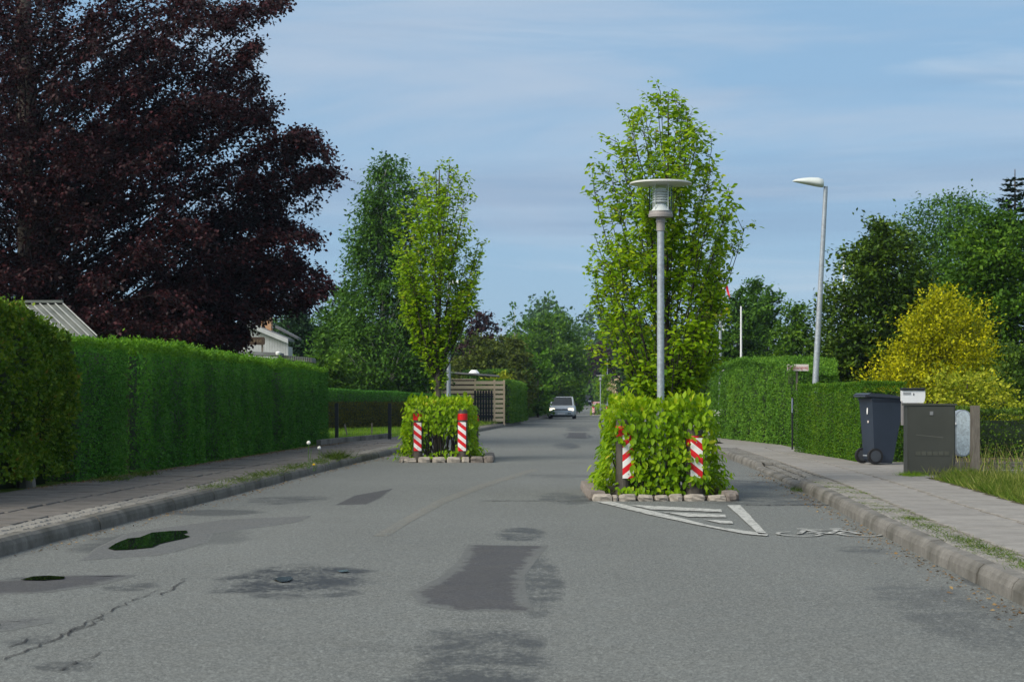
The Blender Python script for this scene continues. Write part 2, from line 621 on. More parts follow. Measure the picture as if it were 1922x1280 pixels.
M['galv'] = galv('galvanised_steel')
M['galv_d'] = galv('galvanised_steel_dull', (.30, .30, .30))
M['aluminium'] = plain('painted_grey_aluminium', (.42, .42, .42), .4, .3, .06)
M['lamp_top'] = plain('pale_grey_lamp_shade', (.62, .62, .60), .4, 0, .06)
M['lamp_grey'] = plain('lamp_base_grey', (.30, .275, .265), .5, .1, .08)
M['louvre'] = plain('white_louvre', (.72, .74, .75), .35, 0, .04)
M['white'] = plain('white_enamel', (.88, .88, .88), .35, 0, .04)
M['pearl'] = plain('pale_lamp_head', (.60, .64, .62), .4, 0, .08)
M['black'] = plain('black_plastic', (.014, .015, .018), .45, 0, .2)
M['blackpaint'] = plain('black_paint', (.012, .013, .016), .5, 0, .2)
M['binplastic'] = plain('slate_blue_plastic', (.030, .040, .060), .45, 0, .12, 3, bump=.05)
M['binlid'] = plain('dark_slate_plastic', (.034, .040, .056), .4, 0, .12, 3)
M['rubber'] = plain('rubber', (.014, .014, .015), .8)
M['hub'] = plain('grey_hub_plastic', (.050, .056, .066), .5)
M['red'] = plain('reflective_red', (.62, .012, .014), .35, 0, .08)
M['wire'] = plain('wire', (.02, .022, .022), .5, .3)
M['darkred'] = plain('dark_red_timber', (.045, .010, .010), .7)
M['greyroof'] = plain('grey_roof_sheet', (.16, .165, .175), .7, 0, .25, 3)
M['fibro'] = plain('corrugated_sheet', (.12, .13, .12), .8, 0, .35, 3)
M['whiteboard'] = plain('white_painted_board', (.46, .47, .48), .7, 0, .12, 4)
M['brown_sign'] = plain('carved_brown_wood', (.055, .035, .022), .6, 0, .3, 8)
M['carved'] = plain('carved_letters', (.15, .11, .06), .6)
M['pinkwhite'] = plain('pinkish_white_enamel', (.62, .56, .53), .5, 0, .06)
M['signred'] = plain('faded_red_lettering', (.45, .12, .12), .6)
M['blue'] = plain('blue_sign', (.03, .10, .55), .45)
M['orange_brick'] = None


def wood(name, col, scale=(1, 1, 9), amt=.35, age=1.0):
    t = NT(name)
    n = t.noise(5, 5, .65, t.vec(scale))
    g = t.noise(1.3, 3)
    oi = t.n.new('ShaderNodeObjectInfo')
    c = t.mix(t.mr(n, .3, .7), tuple(x * (1 - amt) for x in col), tuple(x * (1 + amt) for x in col))
    c = t.mix(t.mr(oi.outputs['Random'], 0, 1, 0, .25 * age), c, tuple(x * .5 for x in col))
    c = t.mix(t.mr(g, .5, .75, 0, .3 * age), c, tuple(x * .5 for x in col))
    return t.done(t.bsdf(c, .8, 0, .2, t.bump(n, .4, .01)))


M['plank'] = wood('pale_timber', (.86, .66, .43), (1, 1, 12), .10, .4)
M['post'] = wood('weathered_post', (.18, .16, .135), (8, 8, 1.2))
M['postdark'] = wood('dark_tarred_post', (.095, .085, .072), (8, 8, 1.2), .3)

t = NT('lamp_glass')
tg = t.n.new('ShaderNodeBsdfTransparent')
tg.inputs[0].default_value = (.95, .97, .96, 1)
gl = t.n.new('ShaderNodeBsdfGlossy')
gl.inputs['Roughness'].default_value = .05
gl.inputs[0].default_value = (.8, .85, .85, 1)
fr = t.n.new('ShaderNodeLayerWeight')
fr.inputs[0].default_value = .10
ms = t.n.new('ShaderNodeMixShader')
t.l.new(fr.outputs['Fresnel'], ms.inputs[0])
t.l.new(tg.outputs[0], ms.inputs[1])
t.l.new(gl.outputs[0], ms.inputs[2])
M['glass'] = t.done(ms.outputs[0])
M['carglass'] = plain('tinted_glass', (.012, .016, .018), .06, 0, .1, spec=.8)


def striped(name, sign):
    """red and white diagonal bands, flat reflective print"""
    t = NT(name)
    s = t.n.new('ShaderNodeSeparateXYZ')
    t.l.new(t.tc.outputs['Object'], s.inputs[0])
    d = t.math('ADD', t.math('MULTIPLY', s.outputs[0], .80 * sign), s.outputs[2])
    f = t.math('FRACT', t.math('DIVIDE', t.math('ADD', d, 5.06), .158))
    k = t.math('GREATER_THAN', f, .5)
    n = t.noise(20, 4)
    c = t.mix(k, (.66, .012, .018), (.80, .78, .76))
    c = t.mix(t.mr(n, .6, .8, 0, .25), c, (.15, .13, .1))
    return t.done(t.bsdf(c, .4, 0, .4))


M['stripe_up'] = striped('board_bands_rising_right', -1)
M['stripe_dn'] = striped('board_bands_falling_right', 1)

t = NT('chimney_brick')
bt = t.n.new('ShaderNodeTexBrick')
bt.inputs['Scale'].default_value = 1
bt.inputs['Brick Width'].default_value = .23
bt.inputs['Row Height'].default_value = .075
bt.inputs['Mortar Size'].default_value = .01
t.put(bt.inputs['Color1'], (.50, .25, .11))
t.put(bt.inputs['Color2'], (.42, .19, .08))
t.put(bt.inputs['Mortar'], (.4, .34, .26))
t.l.new(t.vec((1, 1, 1), rot=(PI / 2, 0, 0)), bt.inputs[0])
M['brick'] = t.done(t.bsdf(bt.outputs[0], .85))

# ------------------------------------------------------------------ ground, road, pavements
def strip(name, fa, fb, ys, za, zb, mat, kind='structure', nx=1, thick=0):
    """ribbon between two edge curves"""
    ys = np.asarray(ys, float)
    A, B, Z = fa(ys), fb(ys), zr(ys)
    V = []
    for j in range(nx + 1):
        u = j / nx
        V.append(np.stack([A * (1 - u) + B * u, ys, Z + za * (1 - u) + zb * u], 1))
    V = np.concatenate(V)
    n = len(ys)
    Fc = []
    for j in range(nx):
        i = np.arange(n - 1)
        Fc.append(np.stack([j * n + i, (j + 1) * n + i, (j + 1) * n + i + 1, j * n + i + 1], 1))
    o = mobj(name, fast_mesh(name, V, np.concatenate(Fc)), mat)
    if kind:
        o['kind'] = kind
    return o


YS = np.concatenate([np.arange(-8, 60, 1.0), np.arange(60, 200, 3.0), np.arange(200, 421, 8.0)])


def hill(x, y):
    return 9.0 * np.clip((y - 290) / 130, 0, 1) ** 1.3 + 4 * np.clip((y - 420) / 400, 0, 1)


gx = np.concatenate([np.linspace(-450, -60, 12), np.linspace(-50, 60, 23), np.linspace(80, 450, 12)])
gy = np.concatenate([np.linspace(-60, 260, 65), np.linspace(275, 640, 40)])
GX, GY = np.meshgrid(gx, gy)
GZ = zr(np.clip(GY.ravel(), -10, 300)).reshape(GX.shape) - .035 + hill(GX, GY)
nn = len(gx)
idx = np.arange(len(gy) - 1)[:, None] * nn + np.arange(nn - 1)[None, :]
idx = idx.ravel()
o = mobj('ground', fast_mesh('ground', np.stack([GX.ravel(), GY.ravel(), GZ.ravel()], 1),
                             np.stack([idx, idx + 1, idx + nn + 1, idx + nn], 1)), M['ground'])
o['kind'] = 'structure'
YR = YS[YS < 300]
road = strip('road', lambda y: xl(y) - .02, lambda y: xr(y) + .02, YR, 0, 0, M['asphalt'], nx=4)
SB = .092   # bed height under the slabs
bed_l = strip('pavement_left', lambda y: xl(y) - .14, wl_, YR[YR < 200], SB, SB, M['joint'], nx=1)
bed_r = strip('pavement_right', lambda y: xr(y) + .43, wr_, YR[YR < 200], SB, SB, M['joint'], nx=1)
strip('lawn_left', lambda y: wl_(y) - 45, wl_, YR[YR < 200], .11, .11, M['lawn'], nx=2)
strip('lawn_right', wr_, lambda y: wr_(y) + 45, YR[YR < 200], .11, .11, M['lawn'], nx=2)
SY_ = np.arange(8, 45, .4)
KX = xr(SY_)
KD = np.where((SY_ > 24.9) & (SY_ < 31.6), .055, .105)
Vb = np.concatenate([np.stack([KX + .13, SY_, KD], 1), np.stack([KX + .44, SY_, np.full(len(SY_), .104)], 1)])
ib = np.arange(len(SY_) - 1)
o = mobj('sett_bed', fast_mesh('sett_bed', Vb, np.stack([ib, ib + len(SY_), ib + len(SY_) + 1, ib + 1], 1)), M['joint'])
o['kind'] = 'structure'
strip('pavement_right_edge', lambda y: xr(y) + .14, lambda y: xr(y) + .43, np.arange(45, 199, 3.0), .122, .122, M['slab'])
strip('forecourt', wr_, lambda y: wr_(y) + 2.6, np.arange(25.4, 32.0, .8), .119, .119, M['slab'])
o = boxo('side_road', 6.05, 40, 38.75, 41.55, .09, .128, M['patch_lite'])
o['kind'] = 'structure'

slab_meshes = {}


def place_piece(name, parent, me, x, y, z, rz=0.0, s=(1, 1, 1), rx=0.0, ry=0.0):
    o = bpy.data.objects.new(name, me)
    o.location = (x, y, z)
    o.rotation_euler = (rx, ry, rz)
    o.scale = s
    COL.objects.link(o)
    o.parent = parent
    return o


def bev_box_mesh(name, lx, ly, lz, b, mat, rnd=0, seed=0):
    bm = BM()
    box(bm, -lx / 2, lx / 2, -ly / 2, ly / 2, -lz, 0)
    if rnd:
        rr = random.Random(seed)
        for v in bm.verts:
            v.co += Vector((rr.uniform(-rnd, rnd), rr.uniform(-rnd, rnd), rr.uniform(-rnd, rnd) * .6))
    es = [e for e in bm.edges if all(v.co.z > -lz * .5 for v in e.verts)]
    bmesh.ops.bevel(bm, geom=es, offset=b, segments=1, affect='EDGES')
    me = bpy.data.meshes.new(name)
    bm.to_mesh(me)
    bm.free()
    me.materials.append(mat)
    return me


rs = random.Random(3)
# right pavement: two lengthwise rows of wide slabs
slab_r = bev_box_mesh('slab', 1, 1, .05, .006, M['slab'])
y = 9.0
k = 0
while y < 41:
    d = .80
    ym = y + d / 2
    a, b = float(xr(ym)[0]) + .14 + .30, float(wr_(ym)[0]) + .03
    jog = rs.uniform(-.012, .012)
    slope = float((xr(ym + .5) - xr(ym - .5))[0])
    mid = a + (b - a) * .52 + jog
    for (u0, u1) in ((a, mid), (mid, b)):
        w = u1 - u0 - .052
        place_piece('slab', bed_r, slab_r, (u0 + u1) / 2, ym, .122 + rs.uniform(-.0015, .0015),
                    -math.atan(slope) * .0 + rs.uniform(-.002, .002), (w, d - .016, 1), rs.uniform(-.002, .002), rs.uniform(-.002, .002))
    y += d
strip('pavement_right_far', lambda y: xr(y) + .14, wr_, np.arange(41, 199, 3.0), .122, .122, M['slab'])
# left pavement: three rows of narrower slabs, longer and a little uneven
slab_l = bev_box_mesh('slab', 1, 1, .05, .008, M['slab_l'])
y = 12.0
while y < 48:
    d = .62
    ym = y + d / 2
    b, a = float(xl(ym)[0]) - .14 - .28, float(wl_(ym)[0]) + .02
    w3 = (b - a) / 3
    for q in range(3):
        u0, u1 = a + q * w3, a + (q + 1) * w3
        place_piece('slab', bed_l, slab_l, (u0 + u1) / 2, ym + (q % 2) * .0, .122 + rs.uniform(-.006, .007),
                    rs.uniform(-.006, .006), (w3 - .026, d - .026, 1), rs.uniform(-.004, .004), rs.uniform(-.003, .003))
    y += d
strip('pavement_left_far', lambda y: xl(y) - .14, wl_, np.arange(48, 199, 3.0), .122, .122, M['slab_l'])


# setts between kerb and slabs: one row of blocks, nearest singly, the rest joined
def setts(parent, side, y0, y1, n_single):
    mes = [bev_box_mesh('sett', .105, .10, .05, .012, M['sett'], .010, s) for s in range(5)]
    spots = []
    f = xr if side > 0 else xl
    y = y0
    while y < y1:
        x0 = float(f(y)[0]) + side * .14
        for c in range(2):
            hh = .12
            if side > 0 and 25.2 < y < 31.4:
                hh = .072 + c * .034
            spots.append((x0 + side * (.07 + c * .135) + rs.uniform(-.008, .008), y + rs.uniform(-.01, .01), hh + .004 + rs.uniform(-.006, .004)))
        y += .115
    for (x, y, z) in spots[:n_single]:
        place_piece('sett', parent, rs.choice(mes), x, y, z, rs.uniform(-.12, .12), (1.12, 1, 1))
    bm = BM()
    for (x, y, z) in spots[n_single:]:
        box(bm, x - .058, x + .058, y - .05, y + .05, z - .05, z)
    o = bobj('setts', bm, M['sett'], parent)
    o['kind'] = 'stuff'


setts(bed_r, 1, 10.0, 41, 296)
setts(bed_l, -1, 13.5, 45, 296)


# kerbs: one stone per metre
def kerb(name, f, side, y0, y1, ymax, drop=None, mat=M['kerb']):
    bm = BM()
    root = None
    # the far length, one ribbon of stone
    ys = np.arange(y1, ymax, 2.0)
    X, Z = f(ys), zr(ys)
    prof = [(-.006, -.05), (0.006, .065), (.045, .123), (.14, .125), (.14, .0)]
    V = []
    for (dx, dz) in prof:
        V.append(np.stack([X + side * dx, ys, Z + dz], 1))
    n = len(ys)
    Fc = []
    for j in range(len(prof) - 1):
        i = np.arange(n - 1)
        Fc.append(np.stack([j * n + i, j * n + i + 1, (j + 1) * n + i + 1, (j + 1) * n + i], 1))
    root = mobj(name, fast_mesh(name, np.concatenate(V), np.concatenate(Fc)), mat)
    root['kind'] = 'structure'
    y = y0
    while y < y1 - .05:
        L = .99
        bm = BM()
        rings = []
        for yy in (y + .008, y + .5, y + L):
            x = float(f(yy)[0])
            hh = .125
            if drop and drop[0] < yy < drop[1]:
                hh = .06
            j = rs.uniform(-.006, .006)
            rings.append([bm.verts.new((x + side * dx + j, yy, dz * hh / .125 if dz > 0 else dz)) for dx, dz in
                          ((-.006, -.05), (.004, .062), (.020, .098), (.048, .122), (.132, .125), (.138, -.05))])
        for a, b in zip(rings, rings[1:]):
            for q in range(5):
                bm.faces.new((a[q], b[q], b[q + 1], a[q + 1]) if side > 0 else (a[q], a[q + 1], b[q + 1], b[q]))
        bm.faces.new(rings[0])
        bm.faces.new(rings[-1][::-1])
        bmesh.ops.recalc_face_normals(bm, faces=bm.faces)
        me = bpy.data.meshes.new('kerb_stone')
        bm.to_mesh(me)
        bm.free()
        me.materials.append(mat)
        place_piece('kerb_stone', root, me, 0, 0, rs.uniform(-.004, .004))
        y += 1.0
    return root


kerb('kerb_left', xl, -1, 9, 50, 260, mat=M['kerb_l'])
kerb('kerb_right', xr, 1, 6, 50, 260, (24.9, 31.6))
# low kerb where the lawn meets the pavement
bm = BM()
for i in range(9):
    y0 = 43.4 + i * 1.0
    a, b = (float(wl_(y0)[0]), y0), (float(wl_(y0 + .98)[0]), y0 + .98)
    d = Vector((b[0] - a[0], b[1] - a[1])).normalized()
    nrm = Vector((-d.y, d.x)) * .1
    pts = [a, b, (b[0] + nrm.x, b[1] + nrm.y), (a[0] + nrm.x, a[1] + nrm.y)]
    poly_prism(bm, pts, .0, .24)
o = bobj('lawn_kerb', bm, M['kerb'])
o['kind'] = 'structure'


# repairs, cracks, paint and puddles on the road (sheets, 4 mm apart)
def sheet(name, pts, z, mat, rag=0.0, sub=10, seed=1, kind='structure', parent=None, soft=0):
    rr = random.Random(seed)
    P = []
    n = len(pts)
    for i in range(n):
        a, b = pts[i], pts[(i + 1) % n]
        for k in range(sub):
            u = k / sub
            w = rag * (rr.uniform(-1, 1) * (1.0 if k % 2 else .45) if k else .3)
            dx, dy = b[0] - a[0], b[1] - a[1]
            L = math.hypot(dx, dy) or 1
            P.append((a[0] + dx * u - dy / L * w, a[1] + dy * u + dx / L * w))
    bm = BM()
    f = bm.faces.new([bm.verts.new((x, y, z)) for x, y in P])
    f.normal_update()
    if f.normal.z < 0:
        f.normal_flip()
    if soft:
        rim = list(bm.verts)
        lay = bm.verts.layers.float.new('inner')
        bmesh.ops.inset_region(bm, faces=bm.faces[:], thickness=soft, depth=0, use_even_offset=False, use_boundary=True)
        rs_ = set(rim)
        for v in bm.verts:
            v[lay] = 1.0
        for f in bm.faces:
            f.normal_update()
        for v in bm.verts:
            if any(e.is_boundary for e in v.link_edges):
                v[lay] = 0.0
                v.co.z = z - .0028
    bmesh.ops.triangulate(bm, faces=bm.faces[:])
    bmesh.ops.recalc_face_normals(bm, faces=bm.faces[:])
    for f in bm.faces:
        f.normal_update()
        if f.normal.z < 0:
            f.normal_flip()
    o = bobj(name, bm, mat, parent)
    if kind:
        o['kind'] = kind
    return o


def pxpts(L):
    return [GP(a, b) for a, b in L]


sheet('asphalt_patch', pxpts([(768, 1112), (828, 1082), (862, 1050), (878, 1022), (1030, 1024), (1012, 1045), (985, 1080), (990, 1120), (1003, 1148), (850, 1146), (790, 1136)]), .004, M['patch'], 0, 3, 1, soft=.16)
sheet('asphalt_patch', pxpts([(628, 948), (664, 930), (737, 917), (716, 934), (690, 946)]), .004, M['patch'], 0, 3, 2, soft=.035)
sheet('asphalt_patch', pxpts([(-60, 1092), (60, 1086), (130, 1079), (262, 1078), (200, 1096), (90, 1112), (-60, 1118)]), .004, M['patch'], 0, 3, 3, soft=.16)
sheet('asphalt_patch', pxpts([(-60, 1165), (95, 1158), (98, 1168), (20, 1183), (-60, 1192)]), .004, M['patch_lite'], 0, 3, 4, soft=.16)
sheet('asphalt_patch', pxpts([(1060, 822), (1064, 812), (1103, 812), (1105, 822)]), .004, M['patch'], 0, 3, 5, soft=.16)
sheet('asphalt_patch', pxpts([(180, 1028), (240, 1000), (420, 975), (585, 968), (560, 980), (400, 1002), (390, 1018), (300, 1042), (150, 1052)]), .004, M['patch_lite'], 0, 3, 6, soft=.035)
sheet('faint_line', pxpts([(700, 1006), (748, 978), (820, 939), (900, 909), (1000, 880), (1012, 882), (915, 913), (840, 942), (770, 980), (730, 1006)]), .0045, M['ochre'], 0, 3, 8, soft=.05)


def crack(pts, w=.008, seed=0, z=.005):
    rr = random.Random(seed)
    L = []
    for i in range(len(pts) - 1):
        a, b = Vector(pts[i]), Vector(pts[i + 1])
        n = max(3, int((b - a).length / .09))
        for k in range(n):
            p = a.lerp(b, k / n)
            L.append((p.x + rr.uniform(-.022, .022), p.y + rr.uniform(-.03, .03)))
    bm = BM()
    prev = None
    for i, (x, y) in enumerate(L):
        ww = w * rr.uniform(.25, 1.3)
        v = (bm.verts.new((x - ww, y, z)), bm.verts.new((x + ww, y + rr.uniform(-.01, .01), z)))
        if prev:
            bm.faces.new((prev[0], prev[1], v[1], v[0]))
        prev = v
    o = bobj('crack', bm, M['crack'])
    o['kind'] = 'structure'


for s, P in enumerate([[(0, 1240), (90, 1205), (180, 1160), (300, 1105)], [(100, 1262), (200, 1220)], [(350, 1085), (300, 1120)],
                       [(20, 1215), (70, 1195)],
                       [(200, 1160), (150, 1180), (110, 1200)], [(480, 1150), (620, 1155)]]):
    crack(pxpts(P), .005, s)
for s, (yy, a, b) in enumerate([(940, 900, 1118), (893, 1330, 1480), (948, 1400, 1560)]):
    bm = BM()
    x0, Y0 = GP(a, yy)
    x1, _ = GP(b, yy)
    n = 40
    prev = None
    for k in range(n + 1):
        x = x0 + (x1 - x0) * k / n
        w = .03 * rs.uniform(.2, 1.2)
        yb = Y0 + rs.uniform(-.04, .04)
        v = (bm.verts.new((x, yb - w, .005)), bm.verts.new((x, yb + w, .005)))
        if prev:
            bm.faces.new((prev[0], v[0], v[1], prev[1]))
        prev = v
    o = bobj('crack', bm, M['crack'])
    o['kind'] = 'structure'

mz = .0085
mk = lambda pts, s, m='mark': sheet('road_marking', pxpts(pts), mz, M[m], .006, 8, s)
mk([(1118, 942), (1148, 942), (1240, 964), (1340, 989), (1441, 1003), (1441, 1007), (1395, 1003), (1300, 984), (1215, 966)], 11)
mk([(1180, 948), (1353, 957), (1356, 962), (1222, 957)], 12)
mk([(1245, 962), (1361, 967), (1364, 972), (1292, 971)], 13)
mk([(1320, 976), (1373, 979), (1377, 984), (1352, 983)], 14)
mk([(1365, 949), (1389, 949), (1441, 1004), (1424, 1003)], 15)


# the cyclist symbol in the cycle passage
def path_strip(bm, pts, w, z):
    for a, b in zip(pts, pts[1:]):
        a, b = Vector(a), Vector(b)
        d = (b - a).normalized()
        n = Vector((-d.y, d.x)) * w / 2
        bm.faces.new([bm.verts.new((p.x, p.y, z)) for p in (a - n, b - n, b + n, a + n)])


bx0, by0 = 2.25, 16.05
bm = BM()
B = lambda u, v: (bx0 + u * .90, by0 + v * 1.0)
for k, cu in enumerate((.22, .80)):
    pts = [B(cu + .20 * math.cos(a), .30 + .27 * math.sin(a)) for a in np.linspace(PI * .55, PI * (2.3 if k == 0 else 1.9), 22)]
    path_strip(bm, pts, .040, mz)
for (p, q, w) in ((B(.22, .30), B(.36, .80), .05), (B(.36, .78), B(.68, .78), .055), (B(.50, .30), B(.68, .80), .055), (B(.36, .75), B(.50, .32), .05),
                  (B(.68, .78), B(.80, .30), .045), (B(.50, .32), B(.80, .32), .04), (B(.30, .92), B(.40, .90), .06), (B(.62, .90), B(.74, .92), .07)):
    path_strip(bm, [p, q], w, mz)
for i, v in enumerate(bm.verts):
    pass
for i, f in enumerate(bm.faces):      # keep crossings apart by a hair so nothing is coplanar
    for v in f.verts:
        v.co.z += i * .00004
for f in bm.faces:
    f.normal_update()
    if f.normal.z < 0:
        f.normal_flip()
o = bobj('bicycle_marking', bm, M['mark_worn'])
o['kind'] = 'structure'

sheet('puddle', pxpts([(203, 1031), (216, 1022), (240, 1012), (262, 1010), (285, 1001), (318, 998), (350, 997), (353, 1001), (343, 1004), (357, 1008), (345, 1012), (325, 1016), (300, 1022), (285, 1029), (240, 1033), (215, 1034)]), .0095, M['water'], .004, 6, 20)
sheet('puddle', pxpts([(38, 1090), (60, 1084), (90, 1082), (122, 1084), (120, 1088), (80, 1091)]), .0095, M['water'], .004, 6, 21)
sheet('puddle', pxpts([(513, 1089), (522, 1085), (545, 1084), (549, 1088), (544, 1092), (528, 1094)]), .0095, M['film'], .006, 4, 22)
sheet('puddle', pxpts([(632, 1073), (650, 1071), (657, 1074), (640, 1076)]), .0095, M['film'], .004, 4, 23)

# ------------------------------------------------------------------ foliage makers
def unit(v):
    return v / (np.linalg.norm(v, axis=1, keepdims=True) + 1e-9)


def leaf_arrays(P, D, N, L, W, fold=.15):
    D = unit(D)
    S = unit(np.cross(D, N))
    N = np.cross(S, D)
    L = L[:, None]
    W = W[:, None]
    b, t = P, P + D * L
    m = P + D * L * .48 + N * W * fold
    l, r = m - S * W * .5, m + S * W * .5
    mm = P + D * L * .48 - N * W * 0
    V = np.stack([b, r, t, l], 1).reshape(-1, 3)
    n = len(P)
    i = np.arange(n)[:, None] * 4
    Fc = np.concatenate([i + np.array([[0, 1, 2]]), i + np.array([[0, 2, 3]])], 1).reshape(-1, 3)
    return V, Fc


def leaf_part(name, P, D, N, L, W, tone, mat, parent=None, kind='stuff'):
    V, Fc = leaf_arrays(P, D, N, L, W)
    o = mobj(name, fast_mesh(name, V, Fc, np.repeat(tone, 2)), mat, parent)
    if kind:
        o['kind'] = kind
    return o


def rnd_dirs(n):
    return unit(R.normal(size=(n, 3)))


def tubes_mesh(name, branches, mat, parent, sides=5):
    V, Fc = [], []
    c = 0
    ang = np.arange(sides) * 2 * PI / sides
    for pts, rad in branches:
        pts = np.asarray(pts, float)
        T = np.gradient(pts, axis=0)
        T = unit(T)
        up = np.where(np.abs(T[:, 2:3]) > .9, np.array([[1., 0, 0]]), np.array([[0, 0, 1.]]))
        A = unit(np.cross(T, up))
        Bn = np.cross(T, A)
        rad = np.asarray(rad, float)
        ring = pts[:, None] + rad[:, None, None] * (A[:, None] * np.cos(ang)[None, :, None] + Bn[:, None] * np.sin(ang)[None, :, None])
        n = len(pts)
        V.append(ring.reshape(-1, 3))
        i = np.arange(n - 1)[:, None] * sides
        j = np.arange(sides)[None, :]
        j2 = (j + 1) % sides
        Fc.append((np.stack([i + j, i + j2, i + sides + j2, i + sides + j], -1) + c).reshape(-1, 4))
        c += n * sides
    me = fast_mesh(name, np.concatenate(V), np.concatenate(Fc))
    return mobj(name, me, mat, parent, smooth=True)


def bez(a, b, c, n=8):
    t = np.linspace(0, 1, n)[:, None]
    a, b, c = (np.asarray(q, float) for q in (a, b, c))
    return a * (1 - t) ** 2 + 2 * b * t * (1 - t) + c * t ** 2


def env_r(env, z, az):
    zs = [e[0] for e in env]
    L = np.interp(z, zs, [e[1] for e in env])
    Rr = np.interp(z, zs, [e[2] for e in env])
    w = (1 + np.cos(az)) / 2
    return L * (1 - w) + Rr * w


def bumps(x, y, z, f, seed=0):
    r = np.random.default_rng(seed)
    s = 0
    for k in range(4):
        d = r.normal(size=3)
        d /= np.linalg.norm(d)
        p = r.uniform(0, 6.3)
        s = s + np.sin((x * d[0] + y * d[1] + z * d[2]) * f * (1 + .6 * k) + p) / (1 + .5 * k)
    return s / 2.2


def cloud_tree(name, label, cat, x, y, z0, env, mat, nclu, per, leaf, clu=.45, trunk=.09, barkm='bark', group=None, seed=0,
               up=.35, flat=.6, outer=.45, limbs=30, rough=.22, droop=0.0, tonebias=0.0, trunk_z=None, aspect=.6):
    """a crown of leaf sprays on limbs; env = [(z, radius to the left, radius to the right)]"""
    global R
    R = np.random.default_rng(seed + 100)
    root = thing(name, label, cat, (x, y, z0), group=group)
    zs = np.array([e[0] for e in env])
    zz = np.linspace(zs[0], zs[-1], 60)
    w = np.array([env_r(env, q, PI / 2) for q in zz]) + .05
    zc = R.choice(zz, nclu, p=w / w.sum()) + R.normal(size=nclu) * (zs[-1] - zs[0]) / 90
    zc = np.clip(zc, zs[0], zs[-1])
    az = R.uniform(0, 2 * PI, nclu)
    er = env_r(env, zc, az)
    lump = 1 + rough * bumps(np.cos(az) * 1.0, np.sin(az), zc * .8, 3.2, seed)
    rad = er * lump * R.uniform(0, 1, nclu) ** outer
    C = np.stack([rad * np.cos(az), rad * np.sin(az), zc], 1)
    out = unit(np.stack([np.cos(az), np.sin(az), np.full(nclu, up)], 1) + R.normal(size=(nclu, 3)) * .35)
    cs = clu * R.uniform(.55, 1.35, nclu)
    ci = np.repeat(np.arange(nclu), per)
    n = len(ci)
    along = R.uniform(-.7, 1, n) * cs[ci]
    sp = R.normal(size=(n, 3)) * (cs[ci] * .33)[:, None]
    sp[:, 2] *= flat
    P = C[ci] + out[ci] * along[:, None] + sp
    P[:, 2] -= droop * np.maximum(0, along + cs[ci] * .4) ** 1.0
    D = out[ci] + R.normal(size=(n, 3)) * .7
    D[:, 2] -= .25 + droop
    N = rnd_dirs(n) * .8 + np.array([[0, 0, 1.]]) + out[ci] * .4
    Ls = leaf * 1.32 * R.uniform(.7, 1.3, n)
    ct = R.uniform(-.22, .22, nclu)
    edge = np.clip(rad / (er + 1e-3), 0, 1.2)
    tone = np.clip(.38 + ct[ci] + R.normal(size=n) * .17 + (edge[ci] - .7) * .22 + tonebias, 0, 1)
    top = zs[-1]
    tb = []
    tz = trunk_z or top * .93
    th = np.linspace(-.15, tz, 9)
    wob = np.cumsum(R.normal(size=(9, 2)) * .02 * (top / 5), axis=0)
    wob[0] = 0
    tp = np.stack([wob[:, 0], wob[:, 1], th], 1)
    tobj = tubes_mesh('trunk', [(tp, np.linspace(trunk, trunk * .2, 9))], M[barkm], root, 8)
    for k in R.choice(nclu, min(limbs, nclu), replace=False):
        c = C[k]
        zb = np.clip(c[2] - np.hypot(c[0], c[1]) * 1.1 - .3, zs[0] * .5 if zs[0] > .6 else .15, tz)
        a = np.array([np.interp(zb, th, tp[:, 0]), np.interp(zb, th, tp[:, 1]), zb])
        mid = np.array([c[0] * .55 + a[0] * .45, c[1] * .55 + a[1] * .45, (zb * .45 + c[2] * .55) + .1])
        pts = bez(a, mid, c, 7)
        r0 = trunk * .42 * max(.25, 1 - zb / top)
        tb.append((pts, np.linspace(r0, r0 * .22, 7)))
    if tb:
        tubes_mesh('limbs', tb, M[barkm], root, 4)
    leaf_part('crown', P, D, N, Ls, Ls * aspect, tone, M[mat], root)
    return root


def spruce(name, label, x, y, z0, H, r, seed, mat='conifer', n=34):
    global R
    R = np.random.default_rng(seed)
    root = thing(name, label, 'tree', (x, y, z0))
    tubes_mesh('trunk', [(np.array([[0, 0, -.2], [0, 0, H * .5], [0, 0, H]]), [.16, .1, .015])], M['bark'], root, 7)
    P, D, N, L = [], [], [], []
    tb = []
    for i in range(n):
        u = i / n
        z = H * (.10 + .88 * u)
        rr = r * (1 - u) ** .8 + .22
        for k in range(7):
            az = R.uniform(0, 2 * PI)
            ln = rr * R.uniform(.7, 1.15)
            a = np.array([0, 0, z])
            tip = np.array([math.cos(az) * ln, math.sin(az) * ln, z + ln * .05])
            mid = np.array([math.cos(az) * ln * .5, math.sin(az) * ln * .5, z - ln * .22])
            pts = bez(a, mid, tip, 8)
            tb.append((pts, np.linspace(.022, .006, 8)))
            m = int(34 * ln / r + 14)
            t = R.uniform(.15, 1, m)
            pp = np.stack([np.interp(t, np.linspace(0, 1, 8), pts[:, q]) for q in range(3)], 1)
            side = np.array([-math.sin(az), math.cos(az), 0])
            s = R.choice([-1, 1], m)[:, None]
            d = np.array([math.cos(az), math.sin(az), .1])[None] * .8 + side[None] * s * .9 + R.normal(size=(m, 3)) * .2
            P.append(pp)
            D.append(d)
            N.append(np.tile([0, 0, 1.], (m, 1)) + R.normal(size=(m, 3)) * .3)
            L.append(R.uniform(.2, .36, m) * (.7 + .4 * ln / r))
    tubes_mesh('limbs', tb, M['bark'], root, 3)
    P, D, N, L = (np.concatenate(q) for q in (P, D, N, L))
    leaf_part('crown', P, D, N, L, L * .38, np.clip(R.normal(.4, .2, len(P)), 0, 1), M[mat], root)
    return root


